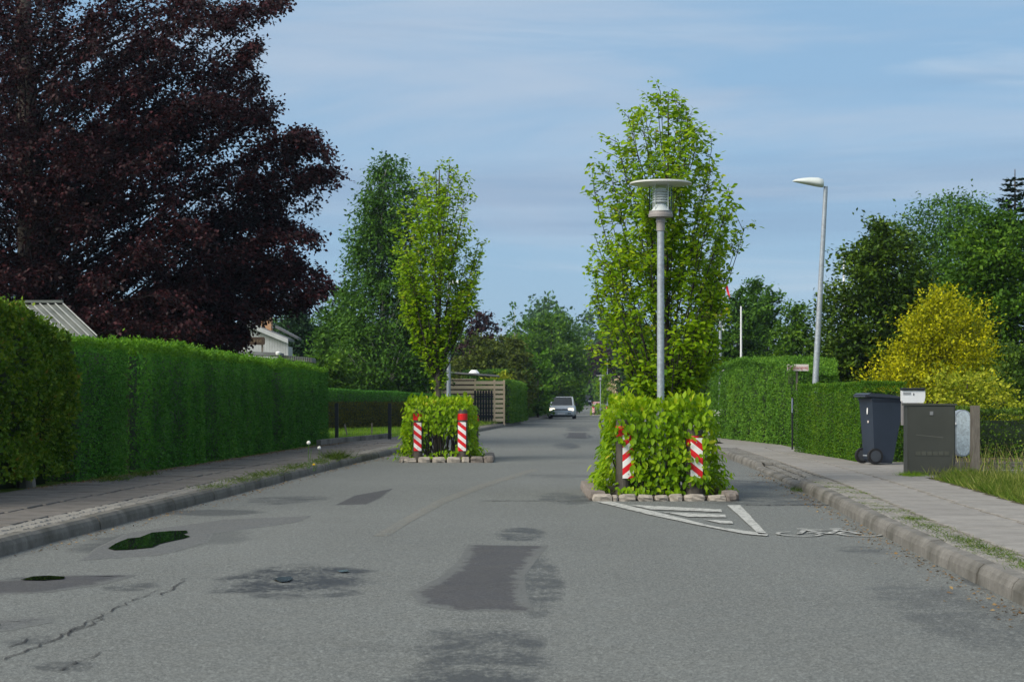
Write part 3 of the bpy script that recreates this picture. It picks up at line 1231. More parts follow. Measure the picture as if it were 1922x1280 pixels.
def resample(pts, step):
    pts = np.asarray(pts, float)
    d = np.r_[0, np.cumsum(np.hypot(*np.diff(pts, axis=0).T))]
    n = max(2, int(d[-1] / step) + 1)
    u = np.linspace(0, d[-1], n)
    return np.stack([np.interp(u, d, pts[:, 0]), np.interp(u, d, pts[:, 1])], 1), d[-1]


def hedge(name, label, front, back, h, mat, dens, leaf, z0=.11, seed=0, bump=.05, bf=2.2, topmat=None, flat_top=True, cat='hedge',
          base_gap=.0, toplift=0.0, furrow=0.0, batter=0.0, ends=(1, 1), topdens=1.0, lowermat=None, split=None, round_=.12, group=None, aspect=.55, litter=False):
    """front/back: polylines of the two long faces (same number of points). h: height along (list or number)"""
    global R
    R = np.random.default_rng(seed + 5)
    root = thing(name, label, cat, (front[0][0], front[0][1], 0), group=group)
    off = np.array([front[0][0], front[0][1], 0.])
    fr, bk = np.asarray(front, float), np.asarray(back, float)
    n = len(fr)
    hs = np.full(n, float(h)) if np.isscalar(h) else np.asarray(h, float)
    d = np.r_[0, np.cumsum(np.hypot(*np.diff(fr, axis=0).T))]
    Lt = d[-1]

    def at(u, v):   # u metres along, v 0 front..1 back
        fx = np.interp(u, d, fr[:, 0]); fy = np.interp(u, d, fr[:, 1])
        bx = np.interp(u, d, bk[:, 0]); by = np.interp(u, d, bk[:, 1])
        return fx * (1 - v) + bx * v, fy * (1 - v) + by * v
    wid = float(np.mean(np.hypot(*(fr - bk).T)))
    hm = float(hs.mean())
    sets = []

    def add(u, v, z, nrm):
        x, y = at(u, v)
        sets.append((np.stack([x, y, z], 1), nrm, z))
    tx, ty = (fr[-1] - fr[0]) / (np.hypot(*(fr[-1] - fr[0])) + 1e-9)
    # outward normals
    q = (fr - bk).mean(axis=0)
    q = q / np.hypot(*q)
    nf = np.array([q[0], q[1], 0.])
    te = np.array([tx, ty, 0.])
    m = int(Lt * hm * dens)
    u = R.uniform(0, Lt, m)
    hh = np.interp(u, d, hs)
    vz = R.uniform(0, 1, m)
    z = base_gap + vz * (hh - base_gap)
    add(u, np.zeros(m), z, np.tile(nf, (m, 1)))
    mb = int(Lt * hm * dens * .35)
    u = R.uniform(0, Lt, mb)
    z = R.uniform(0, 1, mb) * np.interp(u, d, hs)
    add(u, np.ones(mb), z, np.tile(-nf, (mb, 1)))
    mt = int(Lt * wid * dens * 1.1 * topdens)
    u = R.uniform(0, Lt, mt)
    add(u, R.uniform(0, 1, mt), np.interp(u, d, hs), np.tile([0, 0, 1.], (mt, 1)))
    for e in (0, 1):
        if ends[e]:
            me_ = int(wid * hm * dens)
            u = np.full(me_, 0.0 if e == 0 else Lt)
            add(u, R.uniform(0, 1, me_), base_gap + R.uniform(0, 1, me_) * (hs[0 if e == 0 else -1] - base_gap), np.tile(-te if e == 0 else te, (me_, 1)))
    P = np.concatenate([s[0] for s in sets])
    N = np.concatenate([s[1] for s in sets])
    n_ = len(P)
    b = bumps(P[:, 0], P[:, 1], P[:, 2], bf, seed)
    b2 = bumps(P[:, 0], P[:, 1], P[:, 2] * 1.6, bf * 3.5, seed + 3)
    disp = bump * b + bump * .45 * b2 + R.normal(size=n_) * leaf * .35 - leaf * .2
    if furrow:
        al = P[:, 0] * tx + P[:, 1] * ty
        disp = disp - furrow * np.clip(bumps(al * 1.6, al * .3, P[:, 2] * .15, 2.6, seed + 9), 0, 1)
    isup = N[:, 2] > .5
    disp = np.where(isup, disp * .75 + toplift * np.abs(R.normal(size=n_)), disp)
    zrel = P[:, 2] / hm
    disp = np.where(~isup, disp - np.clip((zrel - (1 - round_)) / round_, 0, 1) ** 2 * round_ * .6 - batter * zrel, disp)
    P = P + N * disp[:, None]
    P[:, 2] = np.maximum(P[:, 2], .0) + z0
    D = R.normal(size=(n_, 3)) * .75 + N * .45
    D[:, 2] += .25
    Nn = N * 1.0 + R.normal(size=(n_, 3)) * .55
    Ls = leaf * R.uniform(.65, 1.35, n_)
    cl = bumps(P[:, 0], P[:, 1], P[:, 2], 5.5, seed + 21) * .13 + bumps(P[:, 0], P[:, 1], P[:, 2] * .5, 1.6, seed + 31) * .13 + bumps(P[:, 0], P[:, 1], P[:, 2] * 2, 17, seed + 22) * .08
    tone = np.clip(.42 + cl + R.normal(size=n_) * .18 + (disp / (bump + .02)) * .06, 0, 1)
    P = P - off
    topm = isup | (zrel > .955)
    if topmat:
        leaf_part('young_growth', P[topm], D[topm], Nn[topm], Ls[topm] * 1.15, Ls[topm] * aspect, tone[topm], M[topmat], root)
        k = ~topm
        leaf_part('foliage', P[k], D[k], Nn[k], Ls[k], Ls[k] * aspect, tone[k], M[mat], root)
    elif lowermat:
        k = (zrel > split) | isup
        leaf_part('foliage', P[k], D[k], Nn[k], Ls[k], Ls[k] * aspect, tone[k], M[mat], root)
        k = ~k
        leaf_part('bare_lower_twigs', P[k], D[k], Nn[k], Ls[k], Ls[k] * aspect, tone[k], M[lowermat], root)
    else:
        leaf_part('foliage', P, D, Nn, Ls, Ls * aspect, tone, M[mat], root)
    # the dense woody inside
    ins = min(.12 + bump + furrow * .6, wid * .3)
    V, Fc = [], []
    for i in range(n):
        fx, bx = fr[i], bk[i]
        w_ = np.hypot(*(bx - fx))
        a = fx + (bx - fx) * ins / w_ - off[:2]
        c = bx - (bx - fx) * ins / w_ - off[:2]
        if i == 0:
            a = a + np.array([tx, ty]) * ins; c = c + np.array([tx, ty]) * ins
        if i == n - 1:
            a = a - np.array([tx, ty]) * ins; c = c - np.array([tx, ty]) * ins
        V += [(a[0], a[1], z0 - .02), (c[0], c[1], z0 - .02), (c[0], c[1], z0 + hs[i] - .12 - bump * .5), (a[0], a[1], z0 + hs[i] - .12 - bump * .5)]
    for i in range(n - 1):
        o4 = i * 4
        for k in range(4):
            Fc.append((o4 + k, o4 + (k + 1) % 4, o4 + 4 + (k + 1) % 4, o4 + 4 + k))
    Fc += [(0, 1, 2, 3), (n * 4 - 1, n * 4 - 2, n * 4 - 3, n * 4 - 4)]
    mobj('branches', fast_mesh('branches', np.array(V), np.array(Fc)), M['core'], root)
    return root


# ------------------------------------------------------------------ hedges
# left: loose mixed hedge nearest, then the long clipped privet
hf = [(-5.98, 17.5), (-5.86, 20), (-5.62, 22.6), (-5.50, 24.0)]
hedge('garden_hedge', 'loose yellowish green hedge at the far left, taller and shaggier than its neighbour', hf, [(x - 1.1, y + .2) for x, y in hf],
      [2.14, 2.14, 2.02, 1.80], 'mixhedge', 2000, .052, seed=3, bump=.15, bf=3.2, base_gap=.12, toplift=.05, round_=.2, topdens=1.3, aspect=.7)
hf = [(-5.50, 24.2), (-5.30, 26.4)]
hedge('garden_hedge', 'short section of dark green clipped hedge between the shaggy hedge and the long one', hf, [(x - 1.0, y + .2) for x, y in hf],
      [1.80, 1.80], 'privet', 2400, .036, seed=4, bump=.035, topmat='privet_top', toplift=.02, furrow=.05)
hf = [(-5.20, 26.9), (-5.05, 30), (-4.86, 36), (-4.62, 42), (-4.40, 46.0)]
hedge('garden_hedge', 'long clipped green privet hedge running along the left pavement', hf, [(x - 1.15, y + .25) for x, y in hf],
      [1.81, 1.80, 1.78, 1.76, 1.74], 'privet', 2100, .040, seed=5, bump=.055, topmat='privet_top', toplift=.045, furrow=.10)
# low hedge behind the wire fence
hf = [(-8.3, 64), (-4.9, 71), (-1.75, 79)]
hedge('low_hedge', 'low flat-topped hedge, green above and brown below, behind the wire fence', hf, [(x - .7, y + .9) for x, y in hf],
      [1.46, 1.33, 1.13], 'privet', 1300, .05, seed=6, bump=.03, lowermat='brownhedge', split=.74, toplift=.01)
# right box hedge by the bin
hf = [(5.78, 31.7), (5.74, 34), (5.60, 37.9)]
hedge('box_hedge', 'clipped square hedge behind the grey-blue wheeled bin', hf, [(6.55, 31.75), (6.6, 34), (6.75, 38.1)],
      [1.30, 1.30, 1.31], 'thuja', 3600, .030, seed=7, bump=.022, toplift=.012, furrow=.03)
hf = [(5.50, 53), (5.75, 48.5), (6.05, 45), (6.30, 43)]
hedge('tall_hedge', 'tall rounded hedge beyond the side road, right of the near planter', hf, [(8.2, 54), (8.0, 49), (7.8, 46), (7.35, 43.4)],
      [1.98, 2.03, 1.92, 1.62], 'tallhedge', 1500, .05, seed=8, bump=.07, toplift=.03, furrow=.08, round_=.3)
# left hedges along the far kerb
hf = [(-.05, 86), (.35, 92), (.75, 97)]
hedge('kerbside_hedge', 'squared dark green hedge just beyond the timber fence', hf, [(x - 1.6, y) for x, y in hf], [1.85, 1.85, 1.8], 'tallhedge', 600, .08, seed=9, bump=.06)
hf = [(-.35, 98), (.15, 107), (.8, 118)]
hedge('kerbside_hedge', 'domed olive hedge left of the oncoming silver car', hf, [(x - 2.2, y) for x, y in hf], [2.45, 2.6, 2.1], 'birch', 450, .09, seed=10, bump=.14, round_=.5)
hf = [(.9, 119), (1.9, 134), (3.2, 155)]
hedge('kerbside_hedge', 'farther rough hedge behind the oncoming silver car', hf, [(x - 2.0, y) for x, y in hf], [2.1, 2.5, 2.9], 'green', 260, .13, seed=11, bump=.2, round_=.5)
# right, far, behind the near tree
hf = [(7.4, 62), (8.2, 75), (9.6, 95)]
hedge('kerbside_hedge', 'low dark hedge along the right pavement behind the near planter tree', hf, [(x + 1.8, y) for x, y in hf], [1.5, 1.6, 1.8], 'green', 500, .08, seed=12, bump=.12, round_=.4)
hf = [(10.2, 105), (13.2, 150), (16.2, 200)]
hedge('kerbside_hedge', 'distant green hedge behind the row of lamp posts', hf, [(x + 2.5, y) for x, y in hf], [1.5, 1.6, 1.5], 'fresh', 120, .18, seed=13, bump=.25, round_=.4)


# ------------------------------------------------------------------ trees
def E(rows, Y, cxpx, y0=0.11):
    """silhouette rows (py, left px, right px) at distance Y -> envelope above ground"""
    out = []
    for (py, a, b) in sorted(rows, key=lambda r: -r[0]):
        out.append((PZ(py, Y) - y0, (cxpx - a) * Y / F, (b - cxpx) * Y / F))
    return out


def ascending_tree(name, label, x, y, z0, env, mat, seed, nlimb, per_limb, leaves, leaf, trunk, twig_len, clear, n_single=0, leafmesh=None, gap=0.0, flat_spread=.10):
    """upright street tree: limbs leave low and climb to the silhouette; the leaves that show largest are objects"""
    global R
    R = np.random.default_rng(seed)
    root = thing(name, label, 'tree', (x, y, z0))
    top = env[-1][0]
    th = np.linspace(-.1, top * .97, 12)
    wob = np.cumsum(R.normal(size=(12, 2)) * .012, axis=0)
    wob[:3] = 0
    tp = np.stack([wob[:, 0], wob[:, 1], th], 1)
    tubes_mesh('trunk', [(tp, np.interp(th, [0, clear, top], [trunk, trunk * .8, trunk * .12]))], M['bark'], root, 10)
    tb, PP, DD, NN, LL, TT = [], [], [], [], [], []
    for i in range(nlimb):
        u = (i + .5) / nlimb
        zt = env[0][0] + (top - env[0][0]) * (u if i % 4 else u * .55)
        az = i * 2.399 + R.uniform(-.3, .3)
        rt = env_r(env, zt, az) * R.uniform(.72, 1.05)
        tip = np.array([rt * math.cos(az), rt * math.sin(az), zt])
        zb = max(clear * R.uniform(.85, 1.15), zt - (.9 + rt * 1.35) * R.uniform(.8, 1.2))
        zb = min(zb, zt - .05)
        a = np.array([np.interp(zb, th, tp[:, 0]), np.interp(zb, th, tp[:, 1]), zb])
        mid = a + (tip - a) * np.array([.62, .62, .35])
        pts = bez(a, mid, tip, 9)
        r0 = trunk * .34 * (1 - .6 * u)
        tb.append((pts, np.linspace(r0, .0035, 9)))
        tdir = tip - a
        LEN = np.linalg.norm(tdir)
        nt = max(5, int(per_limb * LEN))
        dens = 1.0
        for k in range(nt):
            s = R.uniform(.22, 1.0) ** .8
            if k == 0:
                s = 1.0
            p0 = np.array([np.interp(s, np.linspace(0, 1, 9), pts[:, q]) for q in range(3)])
            rel = p0[2]
            if gap and R.uniform() < gap * max(0, math.sin((p0[2] - 1.1) * 2.3) * .5 + .25) and s < .8:
                continue
            tdirn = tdir / LEN
            tw = tdirn * R.uniform(.3, .9) + R.normal(size=3) * .55
            tw[2] = tw[2] * .6 + .15
            tw /= np.linalg.norm(tw)
            tl = twig_len * R.uniform(.5, 1.25) * (.6 + .4 * s)
            e = p0 + tw * tl
            er = env_r(env, np.clip(e[2], env[0][0], top), math.atan2(e[1], e[0])) * 1.10 + .04
            rr = math.hypot(e[0], e[1])
            er *= 1.05 + .20 * max(-.55, float(bumps(math.cos(math.atan2(e[1], e[0])) * 1.2, math.sin(math.atan2(e[1], e[0])), e[2] * 1.3, 3.0, seed)))
            if rr > er or e[2] > top + .12:
                continue
            tb.append((np.array([p0, (p0 + e) / 2 + R.normal(size=3) * .012, e]), [.0045, .0035, .002]))
            m = int(leaves * R.uniform(.6, 1.3))
            t = R.uniform(.15, 1.08, m)
            pp = p0 + (e - p0) * t[:, None] + R.normal(size=(m, 3)) * flat_spread * .35
            sd_ = np.cross(tw, [0, 0, 1.])
            sd_ /= np.linalg.norm(sd_) + 1e-6
            sg = R.choice([-1, 1], m)[:, None]
            d = tw[None] * .7 + sd_[None] * sg * .8 + R.normal(size=(m, 3)) * .35
            d[:, 2] -= .42
            PP.append(pp); DD.append(d)
            NN.append(np.tile([0, 0, 1.], (m, 1)) * .8 + R.normal(size=(m, 3)) * .5 + np.array([[0, -.35, 0]]))
            LL.append(leaf * R.uniform(.65, 1.25, m))
            TT.append(np.clip(.42 + R.normal() * .10 + R.normal(size=m) * .17 + .18 * (s - .6), 0, 1))
    tubes_mesh('limbs', tb, M['twig'], root, 4)
    P, D, N, L, T = (np.concatenate(q) for q in (PP, DD, NN, LL, TT))
    singles(root, P, D, N, L, T, n_single, leafmesh, mat, x, y)
    return root


def singles(root, P, D, N, L, T, n_single, leafmesh, mat, x, y, aspect=.6, stuff_name='foliage'):
    """the nearest, largest leaves as single objects, the rest joined"""
    sel = np.zeros(len(P), bool)
    if n_single:
        score = (P[:, 1] - L * 6.0) + R.uniform(0, .25, len(P))
        sel[np.argsort(score)[:n_single]] = True
        Dn = unit(D)
        Sn = unit(np.cross(Dn, N))
        Nn = np.cross(Sn, Dn)
        for i in np.nonzero(sel)[0]:
            me = leafmesh[min(5, int(T[i] * 6))]
            o = bpy.data.objects.new('leaf', me)
            Lx = float(L[i])
            mt = Matrix(((Sn[i][0] * Lx, Dn[i][0] * Lx, Nn[i][0] * Lx, P[i][0]), (Sn[i][1] * Lx, Dn[i][1] * Lx, Nn[i][1] * Lx, P[i][1]),
                         (Sn[i][2] * Lx, Dn[i][2] * Lx, Nn[i][2] * Lx, P[i][2]), (0, 0, 0, 1)))
            COL.objects.link(o)
            o.parent = root
            o.matrix_basis = mt
    k = ~sel
    shaped_leaves(stuff_name, P[k], D[k], N[k], L[k], T[k], M[mat], root)


LEAF_XY = [(0, 0), (.17, .20), (.26, .45), (.17, .76), (0, 1.0), (-.17, .76), (-.26, .45), (-.17, .20)]
LEAF_TRI = [(0, 1, 8), (1, 2, 8), (2, 3, 9), (3, 4, 9), (4, 5, 9), (5, 6, 9), (6, 7, 8), (7, 0, 8), (8, 2, 9), (8, 9, 6)]
LEAF_V = np.array([(x, y, .22 * abs(x) - .10 * y * y) for x, y in LEAF_XY] + [(0, .32, -.02), (0, .66, -.06)])


def shaped_leaves(name, P, D, N, L, T, mat, root):
    Dn = unit(D)
    Sn = unit(np.cross(Dn, N))
    Nn = np.cross(Sn, Dn)
    B3 = np.stack([Sn, Dn, Nn], 1)           # (n,3,3) rows are axes
    V = np.einsum('vk,nkj->nvj', LEAF_V, B3) * L[:, None, None] + P[:, None]
    n, nv = len(P), len(LEAF_V)
    Fc = (np.array(LEAF_TRI)[None] + (np.arange(n) * nv)[:, None, None]).reshape(-1, 3)
    o = mobj(name, fast_mesh(name, V.reshape(-1, 3), Fc, np.repeat(T, len(LEAF_TRI))), mat, root)
    o['kind'] = 'stuff'
    return o


leaf_meshes = []
for k in range(6):
    me = fast_mesh('leaf', LEAF_V, np.array(LEAF_TRI), np.full(len(LEAF_TRI), (k + .5) / 6))
    me.materials.append(M['horn'])
    leaf_meshes.append(me)

NY = 24.0
envn = E([(760, 1240, 1285), (735, 1212, 1305), (700, 1168, 1328), (650, 1122, 1350), (600, 1110, 1365), (555, 1122, 1358), (520, 1135, 1352), (480, 1118, 1378),
          (440, 1122, 1398), (410, 1115, 1424), (380, 1108, 1400), (350, 1105, 1376), (310, 1130, 1345), (270, 1128, 1326), (230, 1152, 1306), (195, 1182, 1280), (166, 1222, 1245)], NY, 1256)
ascending_tree('hornbeam_tree', 'bright yellow-green upright tree behind the round-capped lamp in the near planter', PX(1256, NY), NY, .11, envn, 'horn', 21,
               112, 15, 15, .070, .055, .25, .75, 280, leaf_meshes, gap=1.0)
LY = 36.6
envl = E([(735, 816, 828), (700, 802, 832), (660, 790, 838), (620, 776, 852), (580, 762, 890), (540, 750, 893), (500, 742, 902), (470, 738, 908), (430, 740, 906),
          (400, 752, 900), (370, 768, 890), (340, 775, 876), (315, 792, 862), (303, 818, 842)], LY, 822)
ascending_tree('hornbeam_tree', 'narrow light green upright tree in the farther left planter', PX(822, LY), LY, .11, envl, 'horn', 22,
               98, 13.5, 13, .078, .075, .26, 1.55, 0, None, gap=.4)


# the copper beech
def beech():
    global R
    R = np.random.default_rng(77)
    X0, Y0 = -12.2, 48.0
    root = thing('copper_beech_tree', 'huge dark purple copper beech filling the upper left above the hedges', 'tree', (X0, Y0, .11))
    th = np.linspace(-.2, 15, 10)
    tp = np.stack([np.sin(th * .3) * .15, np.cos(th * .4) * .1, th], 1)
    tubes_mesh('trunk', [(tp, np.linspace(.42, .08, 10))], M['bark'], root, 10)
    ends = []
    edge = [(528, 4), (500, 12), (455, 22), (430, 40), (478, 88), (462, 110), (482, 150), (470, 172), (505, 200), (498, 225), (478, 212), (585, 262), (612, 285), (560, 252), (548, 292),
            (622, 330), (592, 325), (570, 345), (540, 360), (500, 375), (470, 330), (520, 400), (583, 445), (550, 432), (528, 425), (500, 450), (470, 470), (612, 530), (588, 512), (560, 492),
            (598, 548), (540, 470), (575, 560), (520, 520), (548, 510), (500, 560), (510, 574), (488, 592), (465, 585), (452, 640), (428, 655), (425, 630), (458, 612), (410, 660), (410, 625), (390, 650)]
    for (a, b) in edge:
        for _ in range(3):
            Yd = Y0 + R.uniform(-2.2, 1.6)
            ends.append(((a + R.uniform(-6, 1) - CX) * Yd / F, Yd, PZ(b + R.uniform(-5, 5), Yd)))
    while len(ends) < 450:
        a, b = R.uniform(-190, 480), R.uniform(-70, 660)
        lim = np.interp(b, [-70, 20, 100, 200, 260, 340, 400, 450, 540, 600, 660], [420, 380, 430, 455, 500, 520, 460, 490, 500, 420, 395])
        if a > lim:
            continue
        # leave the two windows of sky near the top
        if (185 < a < 262 and 38 < b < 112) or (115 < a < 180 and 110 < b < 160) or (330 < a < 420 and 20 < b < 60):
            continue
        Yd = Y0 + R.uniform(-5.2, 3.0)
        ends.append(((a - CX) * Yd / F, Yd, PZ(b, Yd)))
    tb, PP, DD, NN, LL, TT = [], [], [], [], [], []
    for (ex, ey, ez) in ends:
        tip = np.array([ex - X0, ey - Y0, ez - .11])
        hd = math.hypot(tip[0], tip[1])
        zb = np.clip(tip[2] - R.uniform(.15, 1.15) * hd, 1.2, 13)
        a = np.array([0, 0, zb])
        mid = np.array([tip[0] * .62, tip[1] * .62, zb + (tip[2] - zb) * .6 + R.uniform(.02, .30) * hd])
        pts = bez(a, mid, tip, 10)
        r0 = .012 + hd * .005
        pts[1:-1] += np.cumsum(R.normal(size=(8, 3)) * .06, axis=0)
        pts[-1] = tip
        tb.append((pts, np.linspace(r0, .005, 10)))
        LEN = max(1.0, np.linalg.norm(tip - a))
        for k in range(int(14 + min(LEN, 5) * 5.5)):
            s = 1 - (R.uniform(0, 1) ** 1.5) * min(.95, 4.2 / LEN)
            p0 = np.array([np.interp(s, np.linspace(0, 1, 10), pts[:, q]) for q in range(3)])
            i = min(8, int(s * 9))
            tg = pts[i + 1] - pts[i]
            tg /= np.linalg.norm(tg)
            sd_ = np.cross(tg, [0, 0, 1.])
            sd_ /= np.linalg.norm(sd_) + 1e-6
            tw = tg * .8 + sd_ * R.choice([-1, 1]) * R.uniform(.3, 1.0) + np.array([0, 0, R.uniform(-.65, .45)])
            tw /= np.linalg.norm(tw)
            tl = R.uniform(.30, .75) * (1.15 - .55 * s)
            e = p0 + tw * tl + np.array([0, 0, -.10 * tl])
            tb.append((np.array([p0, (p0 + e) / 2 + [0, 0, .02], e]), [.008, .006, .003]))
            m = int(13 * R.uniform(.7, 1.3))
            t = R.uniform(.05, 1.06, m)
            sp = R.normal(size=(m, 3)) * np.array([.09, .09, .10])
            PP.append(p0 + (e - p0) * t[:, None] + sp)
            d = tw[None] * .9 + R.normal(size=(m, 3)) * .5
            d[:, 2] -= .35
            DD.append(d)
            NN.append(np.tile([0, -.25, .9], (m, 1)) + R.normal(size=(m, 3)) * .55)
            LL.append(.108 * R.uniform(.7, 1.25, m))
            TT.append(np.clip(.36 + R.normal() * .13 + R.normal(size=m) * .18 + .15 * (s - .8), 0, 1))
    tubes_mesh('limbs', tb, M['twigdark'], root, 3)
    P, D, N, L, T = (np.concatenate(q) for q in (PP, DD, NN, LL, TT))
    leaf_part('crown', P, D, N, L, L * .66, T, M['beech'], root)
    return len(P)


NB = beech()

# birch beside the left planter tree
BY = 80.0
z0 = .11
cloud_tree('birch_tree', 'tall slender grey-green birch left of the light green planter tree', 'tree', PX(722, BY), BY, z0,
           E([(735, 640, 830), (690, 625, 835), (640, 630, 822), (590, 642, 806), (560, 650, 802), (520, 655, 798), (480, 655, 794), (440, 672, 790), (400, 682, 790), (360, 692, 788), (320, 716, 786), (294, 748, 780)], BY, 722),
           'birch', 900, 44, .13, clu=.55, trunk=.13, barkm='birchbark', seed=31, up=.25, flat=1.0, outer=.55, limbs=90, rough=.16, droop=.35, aspect=.5)
YQ = 84.0
cloud_tree('garden_bush', 'bushy mid-green shrub behind the low hedge, left of the birch', 'shrub', PX(640, YQ), YQ, z0,
           E([(738, 585, 700), (700, 580, 705), (650, 592, 690), (610, 605, 665), (560, 618, 640), (540, 630, 640)], YQ, 640), 'birch', 260, 34, .14, clu=.5, trunk=.06, seed=32, rough=.3)
cloud_tree('garden_bush', 'broad green shrub behind the low hedge and under the birch', 'shrub', PX(745, 82), 82, z0,
           E([(738, 680, 830), (700, 682, 828), (655, 700, 815), (640, 715, 790)], 82, 745), 'green', 260, 34, .14, clu=.5, trunk=.06, seed=33, rough=.2, tonebias=-.1)
cloud_tree('garden_bush', 'low shrub beside the house gable, left of the birch', 'shrub', PX(600, 78), 78, z0,
           E([(738, 560, 650), (700, 562, 652), (675, 575, 640)], 78, 600), 'green', 150, 34, .13, clu=.4, trunk=.05, seed=34, rough=.2)
# dark cypress by the house
cloud_tree('cypress_tree', 'very dark pointed cypress beside the white gable', 'tree', PX(562, 92), 92, z0,
           E([(740, 535, 592), (690, 532, 594), (650, 535, 592), (620, 540, 586), (600, 548, 580), (575, 560, 568)], 92, 563), 'conifer', 260, 40, .14, clu=.35, trunk=.08, seed=35, up=1.4, flat=1.4, outer=.5, rough=.12)
spruce('spruce_tree', 'distant blue-green spruce top behind the brick chimney', PX(527, 140), 140, 0, PZ(556, 140), 1.7, 36)
spruce('spruce_tree', 'distant spruce just left of the dark cypress', PX(552, 150), 150, 0, PZ(566, 150), 1.5, 37)
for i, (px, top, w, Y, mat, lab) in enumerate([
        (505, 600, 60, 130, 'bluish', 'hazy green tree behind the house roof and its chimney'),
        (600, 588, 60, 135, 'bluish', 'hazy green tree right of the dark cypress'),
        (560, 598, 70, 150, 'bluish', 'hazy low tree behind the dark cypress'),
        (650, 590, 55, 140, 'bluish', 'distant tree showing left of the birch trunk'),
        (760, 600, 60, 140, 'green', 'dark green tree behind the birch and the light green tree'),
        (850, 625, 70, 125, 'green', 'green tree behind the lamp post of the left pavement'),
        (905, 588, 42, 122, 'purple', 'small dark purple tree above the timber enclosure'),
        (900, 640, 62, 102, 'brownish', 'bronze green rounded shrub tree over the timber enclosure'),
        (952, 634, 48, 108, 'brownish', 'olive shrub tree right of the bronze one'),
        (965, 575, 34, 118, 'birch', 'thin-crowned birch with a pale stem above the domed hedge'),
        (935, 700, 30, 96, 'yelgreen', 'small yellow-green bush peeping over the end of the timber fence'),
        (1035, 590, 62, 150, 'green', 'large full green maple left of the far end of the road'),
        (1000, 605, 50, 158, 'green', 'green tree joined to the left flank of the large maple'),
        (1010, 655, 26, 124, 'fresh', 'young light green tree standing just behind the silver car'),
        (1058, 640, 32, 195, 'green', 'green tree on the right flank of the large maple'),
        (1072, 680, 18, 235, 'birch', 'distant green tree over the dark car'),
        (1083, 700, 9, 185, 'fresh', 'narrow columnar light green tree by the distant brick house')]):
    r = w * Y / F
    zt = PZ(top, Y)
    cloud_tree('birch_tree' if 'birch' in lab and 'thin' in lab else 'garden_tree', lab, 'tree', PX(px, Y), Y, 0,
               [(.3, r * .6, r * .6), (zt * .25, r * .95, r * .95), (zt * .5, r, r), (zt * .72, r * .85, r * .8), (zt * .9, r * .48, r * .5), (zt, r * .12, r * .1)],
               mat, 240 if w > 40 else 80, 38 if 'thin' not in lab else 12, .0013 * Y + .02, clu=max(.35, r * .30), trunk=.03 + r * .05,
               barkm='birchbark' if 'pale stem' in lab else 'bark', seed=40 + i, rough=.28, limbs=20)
# far purple beech and blossom tree
Y = 300
cloud_tree('copper_beech_tree', 'distant dark purple beech at the end of the road', 'tree', PX(1130, Y), Y, .6,
           [(1, 2.2, 2.2), (4, 3.0, 3.0), (7, 2.2, 2.4), (9.2, .6, .6)], 'purple', 160, 32, .42, clu=1.0, trunk=.3, seed=61)
Y = 235
cloud_tree('blossom_tree', 'small pink-white blossoming tree at the end of the road', 'tree', PX(1157, Y), Y, 0,
           [(1.2, .6, .6), (2.2, 1.3, 1.2), (3.2, 1.1, 1.1), (3.9, .3, .3)], 'blossom', 70, 16, .16, clu=.4, trunk=.1, seed=62)
cloud_tree('planter_tree', 'small bright green upright tree in the farthest planter', 'tree', 8.35, 173.5, -.27,
           [(.6, .35, .35), (1.6, .55, .55), (3.2, .5, .5), (4.2, .15, .15)], 'horn', 60, 26, .17, clu=.28, trunk=.05, seed=63)

# right side
cloud_tree('garden_tree', 'dark green ragged tree right of the leaning tall lamp post', 'tree', PX(1650, 50), 50, z0,
           E([(745, 1545, 1720), (700, 1540, 1730), (640, 1540, 1740), (590, 1552, 1750), (550, 1560, 1750), (510, 1585, 1745), (475, 1610, 1735), (445, 1660, 1720), (420, 1680, 1705)], 50, 1650), 'dark',
           800, 48, .088, clu=.38, trunk=.12, seed=71, rough=.2, outer=.42, tonebias=.02)
cloud_tree('birch_tree', 'grey-green weeping tree top behind the dark ragged tree at right', 'tree', PX(1780, 66), 66, z0,
           E([(720, 1690, 1880), (560, 1680, 1885), (470, 1690, 1880), (425, 1700, 1875), (395, 1720, 1860), (375, 1760, 1830), (362, 1790, 1810)], 66, 1785), 'birch',
           620, 44, .10, clu=.5, trunk=.14, seed=72, rough=.16, droop=.4, flat=1.0, aspect=.5)
cloud_tree('garden_tree', 'tall leafy green tree at the far right edge', 'tree', PX(1880, 46), 46, z0,
           E([(790, 1830, 2000), (720, 1800, 2010), (620, 1790, 2010), (540, 1790, 2010), (480, 1800, 2000), (460, 1815, 1985), (440, 1825, 1920), (418, 1838, 1880), (400, 1842, 1862)], 46, 1885), 'green',
           800, 48, .088, clu=.42, trunk=.12, seed=73, rough=.25, outer=.42, tonebias=-.08)
spruce('spruce_tree', 'dark spruce top rising at the right edge above the other trees', PX(1905, 68), 68, 0, PZ(318, 68), 2.3, 74, n=46)
